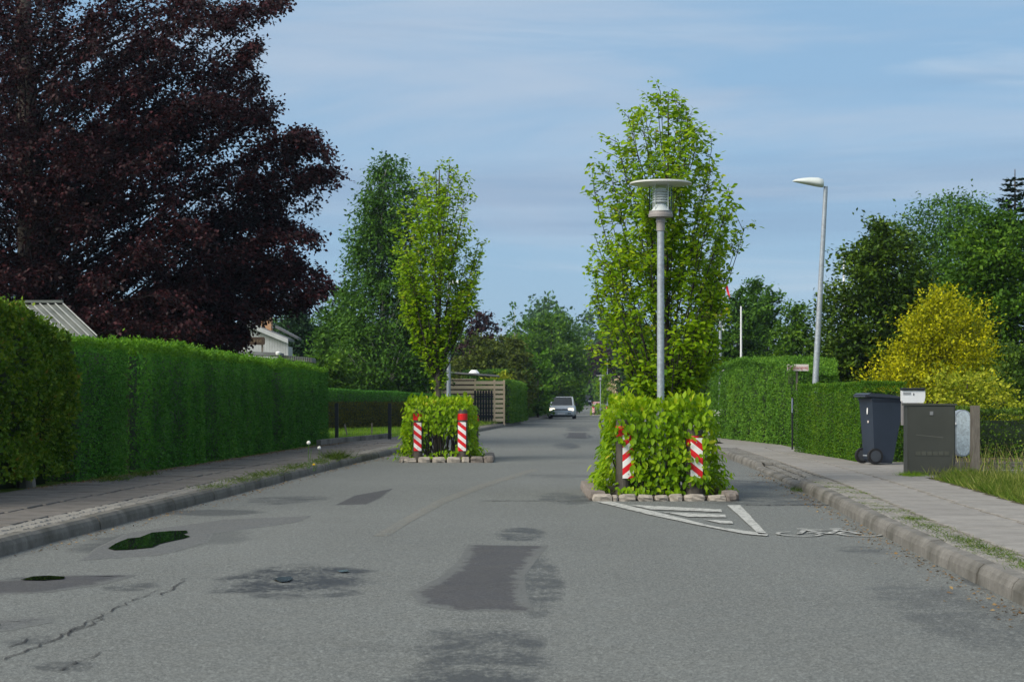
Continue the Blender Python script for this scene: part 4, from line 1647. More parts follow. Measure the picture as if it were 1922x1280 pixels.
for i, (px, a, top, b, Y, mat, lab) in enumerate([
        (1385, 45, 552, 690, 76, 'birch', 'grey-green tree left of the street name sign, nearest the near planter tree'),
        (1440, 45, 545, 690, 80, 'birch', 'grey-green tree in the middle of the group behind the tall hedge'),
        (1415, 22, 532, 690, 84, 'birch', 'slim tall-topped tree behind the tall hedge'),
        (1495, 45, 580, 690, 74, 'green', 'green tree just left of the leaning tall lamp post'),
        (1330, 50, 600, 720, 95, 'green', 'dark tree behind the right flank of the near planter tree'),
        (1270, 60, 610, 720, 120, 'green', 'dark tree behind the lower crown of the near planter tree'),
        (1205, 40, 640, 720, 150, 'bluish', 'hazy tree behind the left flank of the near planter tree'),
        (1565, 24, 650, 720, 60, 'tallhedge', 'light green tree between the lamp post and the dark ragged tree'),
        (1720, 110, 500, 720, 74, 'dark', 'dark green tree filling the gap behind the golden shrub')]):
    r = a * Y / F
    zt = PZ(top, Y)
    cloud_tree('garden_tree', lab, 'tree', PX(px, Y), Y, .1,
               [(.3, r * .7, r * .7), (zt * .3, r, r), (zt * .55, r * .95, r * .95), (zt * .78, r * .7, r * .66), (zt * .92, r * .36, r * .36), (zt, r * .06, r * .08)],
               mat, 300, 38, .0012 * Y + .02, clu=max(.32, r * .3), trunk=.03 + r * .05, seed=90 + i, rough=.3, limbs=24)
cloud_tree('golden_shrub', 'large golden yellow shrub behind the square hedge and the bin', 'shrub', PX(1760, 42), 42, z0,
           E([(770, 1680, 1830), (735, 1655, 1850), (700, 1665, 1855), (660, 1675, 1850), (620, 1690, 1845), (585, 1730, 1830), (560, 1770, 1812), (548, 1785, 1800)], 42, 1760), 'yellow',
           480, 50, .058, clu=.30, trunk=.05, seed=81, rough=.42, up=.9, flat=.9, outer=.42)
cloud_tree('variegated_shrub', 'low pale yellow-green shrub behind the white letterbox', 'shrub', PX(1815, 35), 35, z0,
           E([(850, 1770, 1915), (830, 1745, 1925), (790, 1738, 1928), (750, 1738, 1905), (720, 1745, 1860), (703, 1765, 1810)], 35, 1815), 'yelgreen',
           210, 44, .055, clu=.24, trunk=.04, seed=82, rough=.2, up=.5, flat=.45, outer=.45)
cloud_tree('dark_shrub', 'dark green shrub at the right edge under the tall tree', 'shrub', PX(1935, 38), 38, z0,
           E([(860, 1870, 2000), (800, 1860, 2000), (740, 1850, 2010), (690, 1860, 2010), (650, 1890, 1990)], 38, 1935), 'dark',
           260, 40, .06, clu=.3, trunk=.05, seed=83, rough=.25)
cloud_tree('berberis_shrub', 'dark red-purple shrub seen between the bin and the green cabinet', 'shrub', PX(1702, 34), 34, z0,
           [(0.05, .35, .5), (.5, .45, .6), (.95, .3, .4), (1.1, .1, .1)], 'purple', 60, 36, .05, clu=.18, trunk=.03, seed=84, rough=.2)
hf = [(6.9, 31.6), (8.2, 31.9), (10.5, 32.2)]
hedge('garden_hedge', 'sparse dark hedge behind the wire garden fence at right', hf, [(x, y + .8) for x, y in hf], [.85, .85, .85], 'dark', 900, .05, seed=15, bump=.08, round_=.3)


# far woods: the hillside and the belt along the horizon
def far_crowns(name, label, spots, mat, leaf, per, seed):
    global R
    R = np.random.default_rng(seed)
    P, T, O = [], [], []
    for (x, y, zb, h, r) in spots:
        nc = 34
        az = R.uniform(0, 2 * PI, nc)
        v = R.uniform(0, 1, nc)
        rr = r * np.interp(v, [0, .45, .8, 1], [.8, 1, .7, .2]) * R.uniform(.55, 1.05, nc)
        C = np.stack([x + rr * np.cos(az), y + rr * np.sin(az), zb + h * (.12 + .85 * v)], 1)
        ci = np.repeat(np.arange(nc), per)
        pp = C[ci] + R.normal(size=(len(ci), 3)) * r * .15
        P.append(pp)
        tt = R.normal() * .10
        T.append(np.clip(.4 + tt + R.normal(size=nc)[ci] * .12 + R.normal(size=len(ci)) * .15, 0, 1))
        O.append(unit(pp - np.array([x, y, zb + h * .4])))
    P, T, O = np.concatenate(P), np.concatenate(T), np.concatenate(O)
    n = len(P)
    L = leaf * R.uniform(.6, 1.3, n)
    o = leaf_part(name, P, R.normal(size=(n, 3)), O + R.normal(size=(n, 3)) * .5, L, L * .7, T, M[mat])
    return tag(o, label, 'woodland')


rr = random.Random(5)
sp = []
for i in range(34):
    Y = rr.uniform(310, 370)
    px = rr.uniform(985, 1215)
    topy = np.interp(px, [985, 1030, 1070, 1100, 1150, 1215], [565, 545, 552, 560, 575, 600]) + rr.uniform(0, 70)
    zb = float(hill(0, Y)) + .5
    h = PZ(topy, Y) - zb
    sp.append((PX(px, Y), Y, zb, h, rr.uniform(2.6, 4.2)))
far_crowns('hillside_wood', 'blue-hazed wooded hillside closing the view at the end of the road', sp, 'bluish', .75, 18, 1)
sp = []
for i in range(150):
    Y = rr.uniform(250, 300)
    px = rr.uniform(-900, 2900)
    if 1040 < px < 1215:
        continue
    topy = 655 + rr.uniform(-25, 45)
    h = PZ(topy, Y) - .3
    sp.append((PX(px, Y), Y, .2, h, rr.uniform(2.6, 4.5)))
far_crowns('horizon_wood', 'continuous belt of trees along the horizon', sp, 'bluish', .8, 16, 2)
sp = []
for i in range(10):
    Y = rr.uniform(292, 304)
    px = 1080 + i * 14 + rr.uniform(-5, 5)
    sp.append((PX(px, Y), Y, .1, PZ(rr.uniform(700, 728), Y), rr.uniform(1.6, 2.4)))
far_crowns('distant_wood', 'band of green trees closing the road behind the dark car', sp, 'green', .5, 20, 3)

# ------------------------------------------------------------------ planters
def granite_stone(root, x, y, w, h, d, seed, mat, rz=0.0, rx=0.0):
    r = random.Random(seed)
    bm = BM()
    bmesh.ops.create_cube(bm, size=1)
    bmesh.ops.subdivide_edges(bm, edges=bm.edges[:], cuts=2, use_grid_fill=True)
    for v in bm.verts:
        c = v.co
        n = Vector(c).normalized() * .5
        c = c.lerp(n * 1.22, .40)
        v.co = Vector((c.x * w * (1 - .12 * (c.z + .5)), c.y * d, c.z * h)) + Vector((r.uniform(-1, 1) * w * .035, r.uniform(-1, 1) * .012, r.uniform(-1, 1) * h * .05))
    me = bpy.data.meshes.new('stone')
    bm.to_mesh(me)
    bm.free()
    me.materials.append(mat)
    o = place_piece('stone', root, me, x, y, h * .36, rz, (1, 1, 1), rx, r.uniform(-.06, .06))
    return o


def planter(label, stones, yfront, depth, xa, xb, zbase=0.0, seed=0, back=True):
    root = thing('planter_island', label, 'planter', ((xa + xb) / 2, yfront + depth / 2, zbase))
    cx, cy = (xa + xb) / 2, yfront + depth / 2
    for i, (px0, px1, hpx, dk) in enumerate(stones):
        Yc = yfront + .1
        s = F / yfront
        a, b = (px0 - CX) / s, (px1 - CX) / s
        h = hpx / s
        granite_stone(root, (a + b) / 2 - cx, Yc - cy, (b - a) * .98, h * 1.0, .22, seed + i, M['granite_d' if dk else 'granite'], rs.uniform(-.06, .06))
    n = int(depth / .27)
    for i in range(1, n):
        for side in (xa + .08, xb - .08):
            granite_stone(root, side - cx, yfront + i * .27 - cy, .2, .12, .25, seed + 50 + i, M['granite_d'], rs.uniform(-.1, .1))
    boxo('soil', xa + .15 - cx, xb - .15 - cx, -depth / 2 + .18, depth / 2 - .1, -.02, .045, M['soil'], root)
    return root


planter('granite-edged planting bed of the near planter beside the cycle passage',
        [(1112, 1150, 15, 0), (1150, 1160, 12, 0), (1161, 1196, 14, 0), (1197, 1228, 13, 0), (1229, 1255, 12, 0), (1256, 1283, 14, 0), (1284, 1325, 14, 0), (1330, 1364, 12, 0), (1362, 1384, 17, 1)],
        21.75, 3.3, .90, 2.58, seed=100)
planter('granite-edged planting bed of the farther left planter',
        [(752, 757, 8, 0), (757, 782, 9, 0), (784, 808, 12, 0), (810, 836, 12, 0), (838, 865, 12, 0), (866, 881, 12, 0), (883, 908, 13, 1), (908, 926, 14, 1)],
        35.0, 3.4, -2.05, -.36, seed=200)
planter('tiny distant planting bed with a capped lamp far down the road', [(1112, 1120, 2, 0), (1121, 1130, 2, 0), (1131, 1139, 2, 0)], 169.6, 3.5, 7.1, 8.5, -.27, seed=300)


def planter_hedge(label, x0, x1, y0, y1, z0, h, leaf, n, seed, n_single, bulge=.1, hole=None, zgap=0.0, wild=True, windows=()):
    """leafy hornbeam block, leaves hanging outward"""
    global R
    R = np.random.default_rng(seed)
    cx, cy = (x0 + x1) / 2, y0
    root = thing('planter_hedge', label, 'hedge', (cx, cy, z0))
    areas = np.array([(x1 - x0) * h * 1.35, (y1 - y0) * h, (y1 - y0) * h, (x1 - x0) * (y1 - y0), (x1 - x0) * h * .4])
    f = R.choice(5, n, p=areas / areas.sum())
    u, v = R.uniform(0, 1, n), R.uniform(0, 1, n)
    P = np.zeros((n, 3)); N = np.zeros((n, 3))
    for k, (a, nn_) in enumerate(((0, (0, -1, 0)), (1, (-1, 0, 0)), (2, (1, 0, 0)), (3, (0, 0, 1)), (4, (0, 1, 0)))):
        m = f == k
        if k in (0, 4):
            P[m] = np.stack([x0 + (x1 - x0) * u[m], np.full(m.sum(), y0 if k == 0 else y1), h * v[m]], 1)
        elif k in (1, 2):
            P[m] = np.stack([np.full(m.sum(), x0 if k == 1 else x1), y0 + (y1 - y0) * u[m], h * v[m]], 1)
        else:
            P[m] = np.stack([x0 + (x1 - x0) * u[m], y0 + (y1 - y0) * v[m], np.full(m.sum(), h)], 1)
        N[m] = nn_
    disp = .05 * bumps(P[:, 0], P[:, 1], P[:, 2], 7, seed) + R.normal(size=n) * .035
    disp += np.where(np.abs(N[:, 0]) > .5, bulge * (1 - P[:, 2] / h) ** 2, 0)
    P = P + N * disp[:, None]
    up = N[:, 2] > .5
    P[up, 2] += np.abs(R.normal(size=up.sum())) * .035
    keep = P[:, 2] > zgap
    if hole:
        hx0, hx1, hz0, hz1 = hole
        inh = (P[:, 0] > hx0) & (P[:, 0] < hx1) & (P[:, 2] > hz0 + .05 * np.sin(P[:, 0] * 9)) & (P[:, 2] < hz1) & (N[:, 1] < -.5)
        keep &= ~(inh & (R.uniform(0, 1, n) < .95))
    for (ax, bx, az_, bz) in windows:
        keep &= ~((P[:, 0] > ax) & (P[:, 0] < bx) & (P[:, 2] > az_) & (P[:, 2] < bz) & (P[:, 1] < y0 + .12) & (R.uniform(0, 1, n) < .96))
    P, N, up = P[keep], N[keep], up[keep]
    P[:, 2] = np.maximum(P[:, 2], .05)
    # a few wandering shoots
    ex = []
    if wild:
        for k in range(26):
            a = R.uniform(x0, x1)
            p = np.array([a, R.uniform(y0, (y0 + y1) / 2), h])
            d = np.array([R.normal() * .25, R.normal() * .2, 1.0])
            ln = R.uniform(.05, .17)
            for q in range(6):
                ex.append((p + d * ln * q / 5, d))
        for sx, xx in ((-1, x0), (1, x1)):
            for k in range(9):
                p = np.array([xx, y0 + R.uniform(0, .3), R.uniform(.03, .3)])
                d = np.array([sx * 1.0, -.25, R.uniform(-.15, .35)])
                ln = R.uniform(.1, .32)
                for q in range(7):
                    ex.append((p + d * ln * q / 6, d))
        E1 = np.array([e[0] for e in ex]) + R.normal(size=(len(ex), 3)) * .018
        E2 = np.array([e[1] for e in ex])
        P = np.concatenate([P, E1])
        N = np.concatenate([N, unit(E2)])
        up = np.concatenate([up, np.zeros(len(E1), bool)])
    n = len(P)
    D = N * .55 + R.normal(size=(n, 3)) * .42
    D[:, 2] -= np.where(up, -.35, .75)
    NN = N * .8 + np.array([[0, 0, .75]]) + R.normal(size=(n, 3)) * .33
    L = leaf * R.uniform(.5, 1.3, n)
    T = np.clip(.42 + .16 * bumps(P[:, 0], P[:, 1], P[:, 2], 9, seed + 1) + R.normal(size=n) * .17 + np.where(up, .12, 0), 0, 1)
    P2 = P - np.array([cx, cy, 0])
    singles(root, P2, D, NN, L, T, n_single, leaf_meshes, 'horn', cx, cy)
    # inner leaves and twigs
    m = n // 2
    Q = np.stack([R.uniform(x0 + .05, x1 - .05, m) - cx, R.uniform(.06, y1 - y0 - .05, m), R.uniform(.1, h - .04, m)], 1)
    if hole:
        hx0, hx1, hz0, hz1 = hole
        k = ~((Q[:, 0] + cx > hx0) & (Q[:, 0] + cx < hx1) & (Q[:, 2] > hz0) & (Q[:, 2] < hz1))
        Q = Q[k]
        m = len(Q)
    Dq = R.normal(size=(m, 3))
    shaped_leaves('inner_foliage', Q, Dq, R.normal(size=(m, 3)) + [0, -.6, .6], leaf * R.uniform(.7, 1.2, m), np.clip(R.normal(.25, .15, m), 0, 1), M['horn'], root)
    tb = []
    for k in range(60):
        a = np.array([R.uniform(x0 + .15, x1 - .15) - cx, R.uniform(.12, y1 - y0 - .1), -.02])
        e = a + np.array([R.normal() * .12, R.normal() * .08, h * R.uniform(.6, .95)])
        tb.append((bez(a, (a + e) / 2 + R.normal(size=3) * .04, e, 5), np.linspace(.012, .004, 5)))
    tubes_mesh('stems', tb, M['twig'], root, 4)
    return root


s = F / 22.25
planter_hedge('bright green leafy hornbeam hedge block in the near planter', 1.21, 2.29, 22.15, 24.6,   .05, .99, .086, 5400, 501, 296, bulge=.17,
              windows=((1.19, 1.37, .10, .60), (2.07, 2.20, .50, .66), (2.07, 2.2, .26, .44), (1.98, 2.22, -.1, .12)))
planter_hedge('light green leafy hedge block in the farther left planter', -1.94, -.78, 35.42, 38.0, .05, 1.0, .092, 4300, 502, 0, bulge=.08,
              windows=((-1.86, -1.63, .02, .76), (-1.02, -.80, .02, .95)), hole=(-1.62, -1.03, .14, .46), wild=True)
planter_hedge('tiny distant hedge block round the far capped lamp', 7.15, 8.45, 170, 172.5, -.25, .75, .16, 500, 503, 0, wild=False)


# ------------------------------------------------------------------ marker posts with striped boards
def marker_post(label, x, y, top, board, sign, z0=.05, w=.13, r=.078, band=True, board_dx=0.0, rzb=0.0, group='striped marker posts round the planters', edge=False):
    root = thing('marker_post', label, 'marker post', (x, y, z0), group=group)
    bm = BM()
    lathe(bm, [(r * 1.06, -.08), (r * 1.03, .3), (r, top - z0 - .015), (r * .8, top - z0)], 16)
    bobj('post', bm, M['postdark'], root)
    if band:
        bm = BM()
        lathe(bm, [(r + .004, top - z0 - .20), (r + .005, top - z0 - .195), (r + .005, top - z0 - .085), (r + .003, top - z0 - .08)], 18)
        bobj('reflective_band', bm, M['red'], root)
    if board:
        b0, b1 = board
        bm = BM()
        hh = (b1 - b0) / 2
        n = 7
        # slightly curved plate in front of the post
        va, vb = [], []
        for k in range(n + 1):
            u = -w / 2 + w * k / n
            yy = -(r + .012) + (u / w) ** 2 * .03
            va.append((u, yy))
        pts = va + [(u, yy + .006) for u, yy in reversed(va)]
        poly_prism(bm, pts, -hh, hh)
        o = bobj('striped_board', bm, M['stripe_up' if sign > 0 else 'stripe_dn'], root)
        o.location = (board_dx, 0, (b0 + b1) / 2 - z0)
        o.rotation_euler = (0, 0, rzb)
        bm = BM()
        for zz in (-hh + .05, hh - .05):
            cyl_between(bm, (0, -(r + .016), zz), (0, -(r + .011), zz), .007, n=8)
        o2 = bobj('bolt', bm, M['galv'], o)
    return root


s = F / 22.12
marker_post('striped marker post on the left front of the near planter, bands rising to the right', PX(1169, 22.2), 22.24, PZ(787, 22.12), (PZ(898, 22.1), PZ(817, 22.1)), 1, board_dx=.05, rzb=.12)
marker_post('striped marker post half buried in leaves on the right front of the near planter', PX(1305, 22.2), 22.24, PZ(805, 22.12), (PZ(903, 22.1), PZ(822, 22.1)), -1, r=.095, w=.14, board_dx=.025, rzb=-.15)
marker_post('striped marker post on the left front of the farther left planter', PX(784, 35.45), 35.5, PZ(768, 35.45), (PZ(846, 35.4), PZ(793, 35.4)), -1, w=.14, r=.085)
marker_post('striped marker post on the right front of the farther left planter', PX(868, 35.45), 35.45, PZ(768, 35.45), (PZ(846, 35.4), PZ(792, 35.4)), -1, w=.15, r=.09, rzb=-.08)
marker_post('plain dark marker post with red band at the back right of the left planter', PX(891, 37.9), 37.9, PZ(772, 37.9), None, 1, r=.075)
marker_post('tiny distant striped post left of the far capped lamp', 7.2, 169.9, .58, (.0, .42), -1, z0=-.27, w=.22, r=.1)
marker_post('tiny distant striped post right of the far capped lamp', 8.45, 169.9, .62, (-.05, .42), -1, z0=-.27, w=.24, r=.1)


# ------------------------------------------------------------------ lamps
def cap_lamp(label, x, y, z0, top, simple=False):
    """park lamp: galvanised pole, glass drum with louvres, wide flat disc"""
    root = thing('park_lamp', label, 'street lamp', (x, y, z0), group='park lamps with flat round caps')
    T = top - z0
    g0, g1 = T - .425, T - .055   # lantern
    bm = BM()
    lathe(bm, [(.057, -.1), (.057, .9), (.043, .93), (.041, T - .60)], 20)
    bobj('pole', bm, M['galv'], root, smooth=False)
    bm = BM()
    lathe(bm, [(.042, T - .60), (.050, T - .598), (.050, g0 - .075), (.058, g0 - .07), (.056, g0 - .02)], 20)
    bobj('collar', bm, M['lamp_grey'], root)
    bm = BM()
    lathe(bm, [(.05, g0 - .02), (.143, g0 - .012), (.146, g0 + .02), (.138, g0 + .03), (.136, g0 + .06), (.05, g0 + .062)], 32)
    bobj('lantern_base', bm, M['lamp_grey'], root)
    bm = BM()
    lathe(bm, [(.118, g0 + .062), (.105, g0 + .075), (.055, g0 + .145), (.045, g0 + .15)], 28)
    bobj('reflector', bm, M['louvre'], root)
    for k in range(5):
        bm = BM()
        zz = g0 + .165 + k * .030
        lathe(bm, [(.075, zz + .018), (.100, zz), (.103, zz + .003), (.078, zz + .022)], 28, cap=False)
        bobj('louvre', bm, M['louvre'], root)
    bm = BM()
    lathe(bm, [(.060, g0 + .155), (.060, g0 + .33)], 20)
    bobj('lamp_tube', bm, M['louvre'], root)
    for k in range(4):
        a = k * PI / 2 + .85
        bm = BM()
        cyl_between(bm, (.110 * math.cos(a), .110 * math.sin(a), g0 + .06), (.110 * math.cos(a), .110 * math.sin(a), g1), .006, n=8)
        bobj('rod', bm, M['louvre'], root)
    bm = BM()
    lathe(bm, [(.139, g0 + .05), (.139, g1)], 36, cap=False)
    bobj('glass', bm, M['glass'], root, smooth=True)
    bm = BM()
    lathe(bm, [(.12, g1 - .002), (.350, g1 + .006), (.366, g1 + .010), (.366, g1 + .026), (.35, g1 + .032), (.02, T)], 48)
    bobj('cap', bm, M['lamp_top'], root)
    return root


LX, LYY = PX(1240, 22.75), 22.75
cap_lamp('round-capped glass park lamp standing in the near planter in front of its tree', LX, LYY, .07, PZ(339, LYY))
cap_lamp('tiny round-capped park lamp in the farthest planter', PX(1127, 170.6), 170.6, -.27, PZ(704, 170.6))


def tall_lamp(label, x, y, top, lean=0.0, head_dir=PI, z0=0.0, hs=1.0, thick=1.0):
    root = thing('street_lamp', label, 'street lamp', (x, y, z0), group='tall street lamps along the pavements')
    T = top - z0
    bm = BM()
    lathe(bm, [(.088 * thick, -.1), (.088 * thick, 1.1), (.066 * thick, 1.2), (.044 * thick, T - .1)], 16)
    bobj('pole', bm, M['galv'], root)
    # flattened, pointed head
    bm = BM()
    L = .62 * hs
    st = [(-.10, .07, -.07, .06), (-.085, .115, -.09, .085), (.0, .13, -.085, .105), (.15, .13, -.055, .105), (.30, .11, -.02, .09), (.42, .07, .01, .07), (.475, .015, .03, .045)]
    rings = []
    for (u, hw, zb, zt) in st:
        ring = []
        for k in range(12):
            a = 2 * PI * k / 12
            c, s_ = math.cos(a), math.sin(a)
            zz = (zb + zt) / 2 + (zt - zb) / 2 * s_ * (1 if s_ > 0 else .55)
            ring.append(bm.verts.new((-u * hs * 1.0, hw * hs * c, T - .06 + zz * hs * 1.2)))
        rings.append(ring)
    for a, b in zip(rings, rings[1:]):
        for k in range(12):
            bm.faces.new((a[k], a[(k + 1) % 12], b[(k + 1) % 12], b[k]))
    bm.faces.new(rings[0][::-1])
    bm.faces.new(rings[-1])
    bmesh.ops.recalc_face_normals(bm, faces=bm.faces[:])
    o = bobj('head', bm, M['pearl'], root, smooth=True)
    o.rotation_euler = (0, -.03, head_dir)
    root.rotation_euler = (0, lean, 0)
    return root


tall_lamp('tall leaning street lamp with pale flat head beyond the square hedge', PX(1524, 42.0), 42.0, PZ(341, 42.0), lean=.053, z0=.1, head_dir=0, hs=1.18, thick=1.05)
tall_lamp('street lamp half hidden behind the light green tree on the left pavement', PX(842, 60), 60, PZ(530, 60), lean=0, z0=.1, head_dir=PI * .9)
for (px, Y, hy, lab) in ((1352, 72, 512, 'tall street lamp showing behind the right edge of the near tree'), (1297, 103, 590, 'tall street lamp hidden behind the near planter tree'),
                         (1262, 135, 625, 'distant street lamp behind the near planter tree, low in its crown'),
                         (1197, 219, 672, 'distant street lamp nearest of the cluster above the near planter hedge'), (1187, 271, 687, 'second street lamp of the distant cluster above the near planter hedge'),
                         (1173, 329, 698, 'leftmost pale-headed street lamp of the distant cluster')):
    tall_lamp(lab, PX(px, Y), Y, PZ(hy, Y), z0=float(zr(Y)[0]), thick=1.2 if Y > 200 else 1.0, head_dir=0)


# plain masts
def mast(name, label, cat, px, Y, hy, r, mat, lean=0.0, knob=True):
    root = thing(name, label, cat, (PX(px, Y), Y, 0))
    T = PZ(hy, Y)
    bm = BM()
    lathe(bm, [(r, -.1), (r * .6, T)], 10)
    bobj('pole', bm, mat, root)
    if knob:
        bm = BM()
        lathe(bm, [(r * .6, T), (r * 1.9, T + .02), (r * 2.1, T + .07), (r * .5, T + .1)], 10)
        bobj('finial', bm, M['post'], root)
    return root


fm = mast('flagpole', 'white flagpole with a hanging red and white pennant right of the near tree', 'flagpole', 1358, 90, 530, .10, M['white'])
bm = BM()
T = PZ(536, 90)
prev = None
for k in range(12):
    z = T - k * .14
    x = .05 + .30 * math.sin(min(1, k / 9) * PI / 2) ** 1.2
    a = bm.verts.new((.06, -.02, z - .1))
    b = bm.verts.new((x + .03, .03 * math.sin(k), z - .22 * (k / 11)))
    c = bm.verts.new((x + .16 * (1 - k / 13), .05 * math.cos(k), z - .26 * (k / 11)))
    if prev:
        bm.faces.new((prev[1], prev[2], c, b))
    prev = (a, b, c)
bobj('pennant', bm, M['red'], fm)
mast('flagpole', 'bare white flagpole above the dark ragged tree', 'flagpole', 1584, 60, 480, .055, M['white'])
mast('flagpole', 'thin white pole among the grey-green trees behind the tall hedge', 'flagpole', 1391, 73, 575, .05, M['white'], knob=False)
mast('slim_mast', 'very thin distant mast left of the blossom tree', 'mast', 1140, 240, 672, .07, M['galv'], knob=False)
mast('slim_mast', 'thin distant mast right of the blossom tree', 'mast', 1179, 250, 705, .06, M['galv'], knob=False)
mast('marker_stake', 'short white-topped stake behind the square hedge', 'stake', 1587, 55, 693, .05, M['white'], knob=False)


# ------------------------------------------------------------------ signs
def text_mesh(name, s, size, ext, mat, parent, loc, rot, width=None):
    cu = bpy.data.curves.new(name, 'FONT')
    cu.body = s
    cu.size = size
    cu.extrude = ext
    cu.align_x = 'CENTER'
    cu.align_y = 'CENTER'
    tmp = bpy.data.objects.new(name, cu)
    COL.objects.link(tmp)
    dg = bpy.context.evaluated_depsgraph_get()
    dg.update()
    me = bpy.data.meshes.new_from_object(tmp.evaluated_get(dg))
    bpy.data.objects.remove(tmp)
    me.materials.clear()
    if width:
        xs = [v.co.x for v in me.vertices]
        k = width / (max(xs) - min(xs))
        for v in me.vertices:
            v.co.x *= k
    o = mobj(name, me, mat, parent)
    o.location = loc
    o.rotation_euler = rot
    return o


SY = 42.3
sx = PX(1497, SY)
sg = thing('street_name_sign', 'pinkish white street name sign with faded red lettering over the hedges', 'street sign', (sx, SY, .1))
zc = PZ(690, SY) - .1
boxo('post', -.035, .005, -.02, .02, -.1, zc + .05, M['post'], sg)
o = boxo('plate', -.235, .235, -.045, -.025, zc - .072, zc + .072, M['pinkwhite'], sg, bevel=.008)
text_mesh('lettering', 'Fuglsangvej', .10, .002, M['signred'], sg, (0, -.048, zc), (PI / 2, 0, 0), .43)
# leaves of the hedge in front of its left half
R = np.random.default_rng(9)
n = 90
P = np.stack([R.uniform(-.30, -.09, n), R.uniform(-.22, -.08, n), zc + R.uniform(-.14, .10, n)], 1) + [sx, SY, .1]
o = leaf_part('hedge_sprig', P, R.normal(size=(n, 3)), R.normal(size=(n, 3)) + [0, -1, .4], np.full(n, .055), np.full(n, .035), np.clip(R.normal(.45, .2, n), 0, 1), M['tallhedge'])
tb = [(np.array([[sx - .22 + k * .03, SY - .12, 1.5], [sx - .22 + k * .02, SY - .14, zc + .16]]), [.006, .003]) for k in range(4)]
tubes_mesh('stems', tb, M['twig'], o, 4)
tag(o, 'green sprig growing up over the left half of the street name sign', 'plant')

sg = thing('edge_on_sign', 'small traffic sign seen edge-on on a thin dark post left of the square hedge', 'traffic sign', (PX(1487, 39.6), 39.6, .1))
zt = PZ(747, 39.6) - .1
bm = BM()
lathe(bm, [(.018, -.1), (.018, zt)], 10)
bobj('post', bm, M['black'], sg)
o = boxo('plate', -.008, .008, -.16, .16, zt - .30, zt + .0, M['galv'], sg, bevel=.003)
o.rotation_euler = (0, 0, -.18)
o = boxo('plate_face', .009, .012, -.155, .155, zt - .295, zt - .005, M['blue'], sg)
o.rotation_euler = (0, 0, -.18)

sg = thing('blue_sign', 'tiny blue rectangular sign far down the road beside the blossom tree', 'traffic sign', (PX(1167, 230), 230, 0))
zc = PZ(734, 230)
boxo('plate', -.42, .42, -.03, .0, zc - .22, zc + .22, M['blue'], sg)
bm = BM()
lathe(bm, [(.05, -.2), (.05, zc + .2)], 8, 0, .06)
bobj('post', bm, M['galv'], sg)
bw = thing('barrier_boards', 'tiny red and white barrier right of the dark car', 'barrier', (PX(1119, 268), 268, .25))
for k in range(5):
    boxo('board', -.45 + k * .2, -.45 + k * .2 + .098, -.03, 0, .3, .62, M['red'], bw)
    boxo('board', -.35 + k * .2, -.35 + k * .2 + .098, -.03, 0, .3, .62, M['white'], bw)
boxo('rail', -.5, .6, .01, .05, .1, .3, M['white'], bw)

# ------------------------------------------------------------------ bin, cabinet, letterbox
bn = thing('wheeled_bin', 'slate-blue wheeled rubbish bin with closed lid leaning by the square hedge', 'rubbish bin', (PX(1651, 30.6), 30.6, .122), rz=0)
W0, W1 = .25, .31     # half widths bottom/top (along x = bin's depth)
bm = BM()
secs = [(.02, -.14, .125, .20), (.08, -.19, .14, .215), (.55, -.225, .215, .225), (.98, -.265, .295, .245), (1.03, -.285, .315, .262), (1.05, -.285, .315, .262)]
rings = []
for (z, xa, xb, hy) in secs:
    rings.append([bm.verts.new(p) for p in ((xa, -hy, z), (xb, -hy * .93, z), (xb, hy * .93, z), (xa, hy, z))])
for a, b in zip(rings, rings[1:]):
    for k in range(4):
        bm.faces.new((a[k], a[(k + 1) % 4], b[(k + 1) % 4], b[k]))
bm.faces.new(rings[0][::-1])
bm.faces.new(rings[-1])
bobj('body', bm, M['binplastic'], bn, bevel=.015)
bm = BM()
lid = [(-.36, 1.10), (-.30, 1.125), (-.10, 1.118), (.10, 1.10), (.30, 1.07), (.345, 1.045), (.345, 1.01), (.33, 1.005), (.32, 1.045), (-.28, 1.06), (-.34, 1.06)]
a = [bm.verts.new((x, -.285, z)) for x, z in lid]
b = [bm.verts.new((x, .285, z)) for x, z in lid]
for k in range(len(lid)):
    k2 = (k + 1) % len(lid)
    bm.faces.new((a[k], a[k2], b[k2], b[k]))
bm.faces.new(a[::-1])
bm.faces.new(b)
bmesh.ops.recalc_face_normals(bm, faces=bm.faces[:])
bobj('lid', bm, M['binlid'], bn, bevel=.008)
bm = BM()
cyl_between(bm, (-.365, -.22, 1.07), (-.365, .22, 1.07), .016)
bobj('handle', bm, M['binlid'], bn)
for yy in (-.235, .235):
    bm = BM()
    cyl_between(bm, (-.19, yy - .03, .13), (-.19, yy + .03, .13), .125, n=28)
    w = bobj('wheel', bm, M['rubber'], bn, bevel=.012)
    bm = BM()
    cyl_between(bm, (-.19, yy - .036, .13), (-.19, yy + .036, .13), .088, n=24)
    h_ = bobj('hub_cap', bm, M['hub'], w, bevel=.006)
bm = BM()
cyl_between(bm, (-.19, -.24, .13), (-.19, .24, .13), .014)
bobj('axle', bm, M['galv'], bn)
bm = BM()
poly_prism(bm, [(-.03 * math.cos(a) * .7 - .0, .055 * math.sin(a)) for a in np.linspace(0, 2 * PI, 12, endpoint=False)], 0, .003, lambda p: (-.2615 - p[2], -.06 + p[0], .84 + p[1]))
bobj('sticker', bm, M['white'], bn)
bm = BM()
box(bm, -.2455, -.2435, -.085, -.035, .655, .69)
bobj('number_label', bm, M['pinkwhite'], bn)
for r_ in (-.10, .10):
    pass
bn.rotation_euler = (0, math.radians(1.5), math.radians(14))

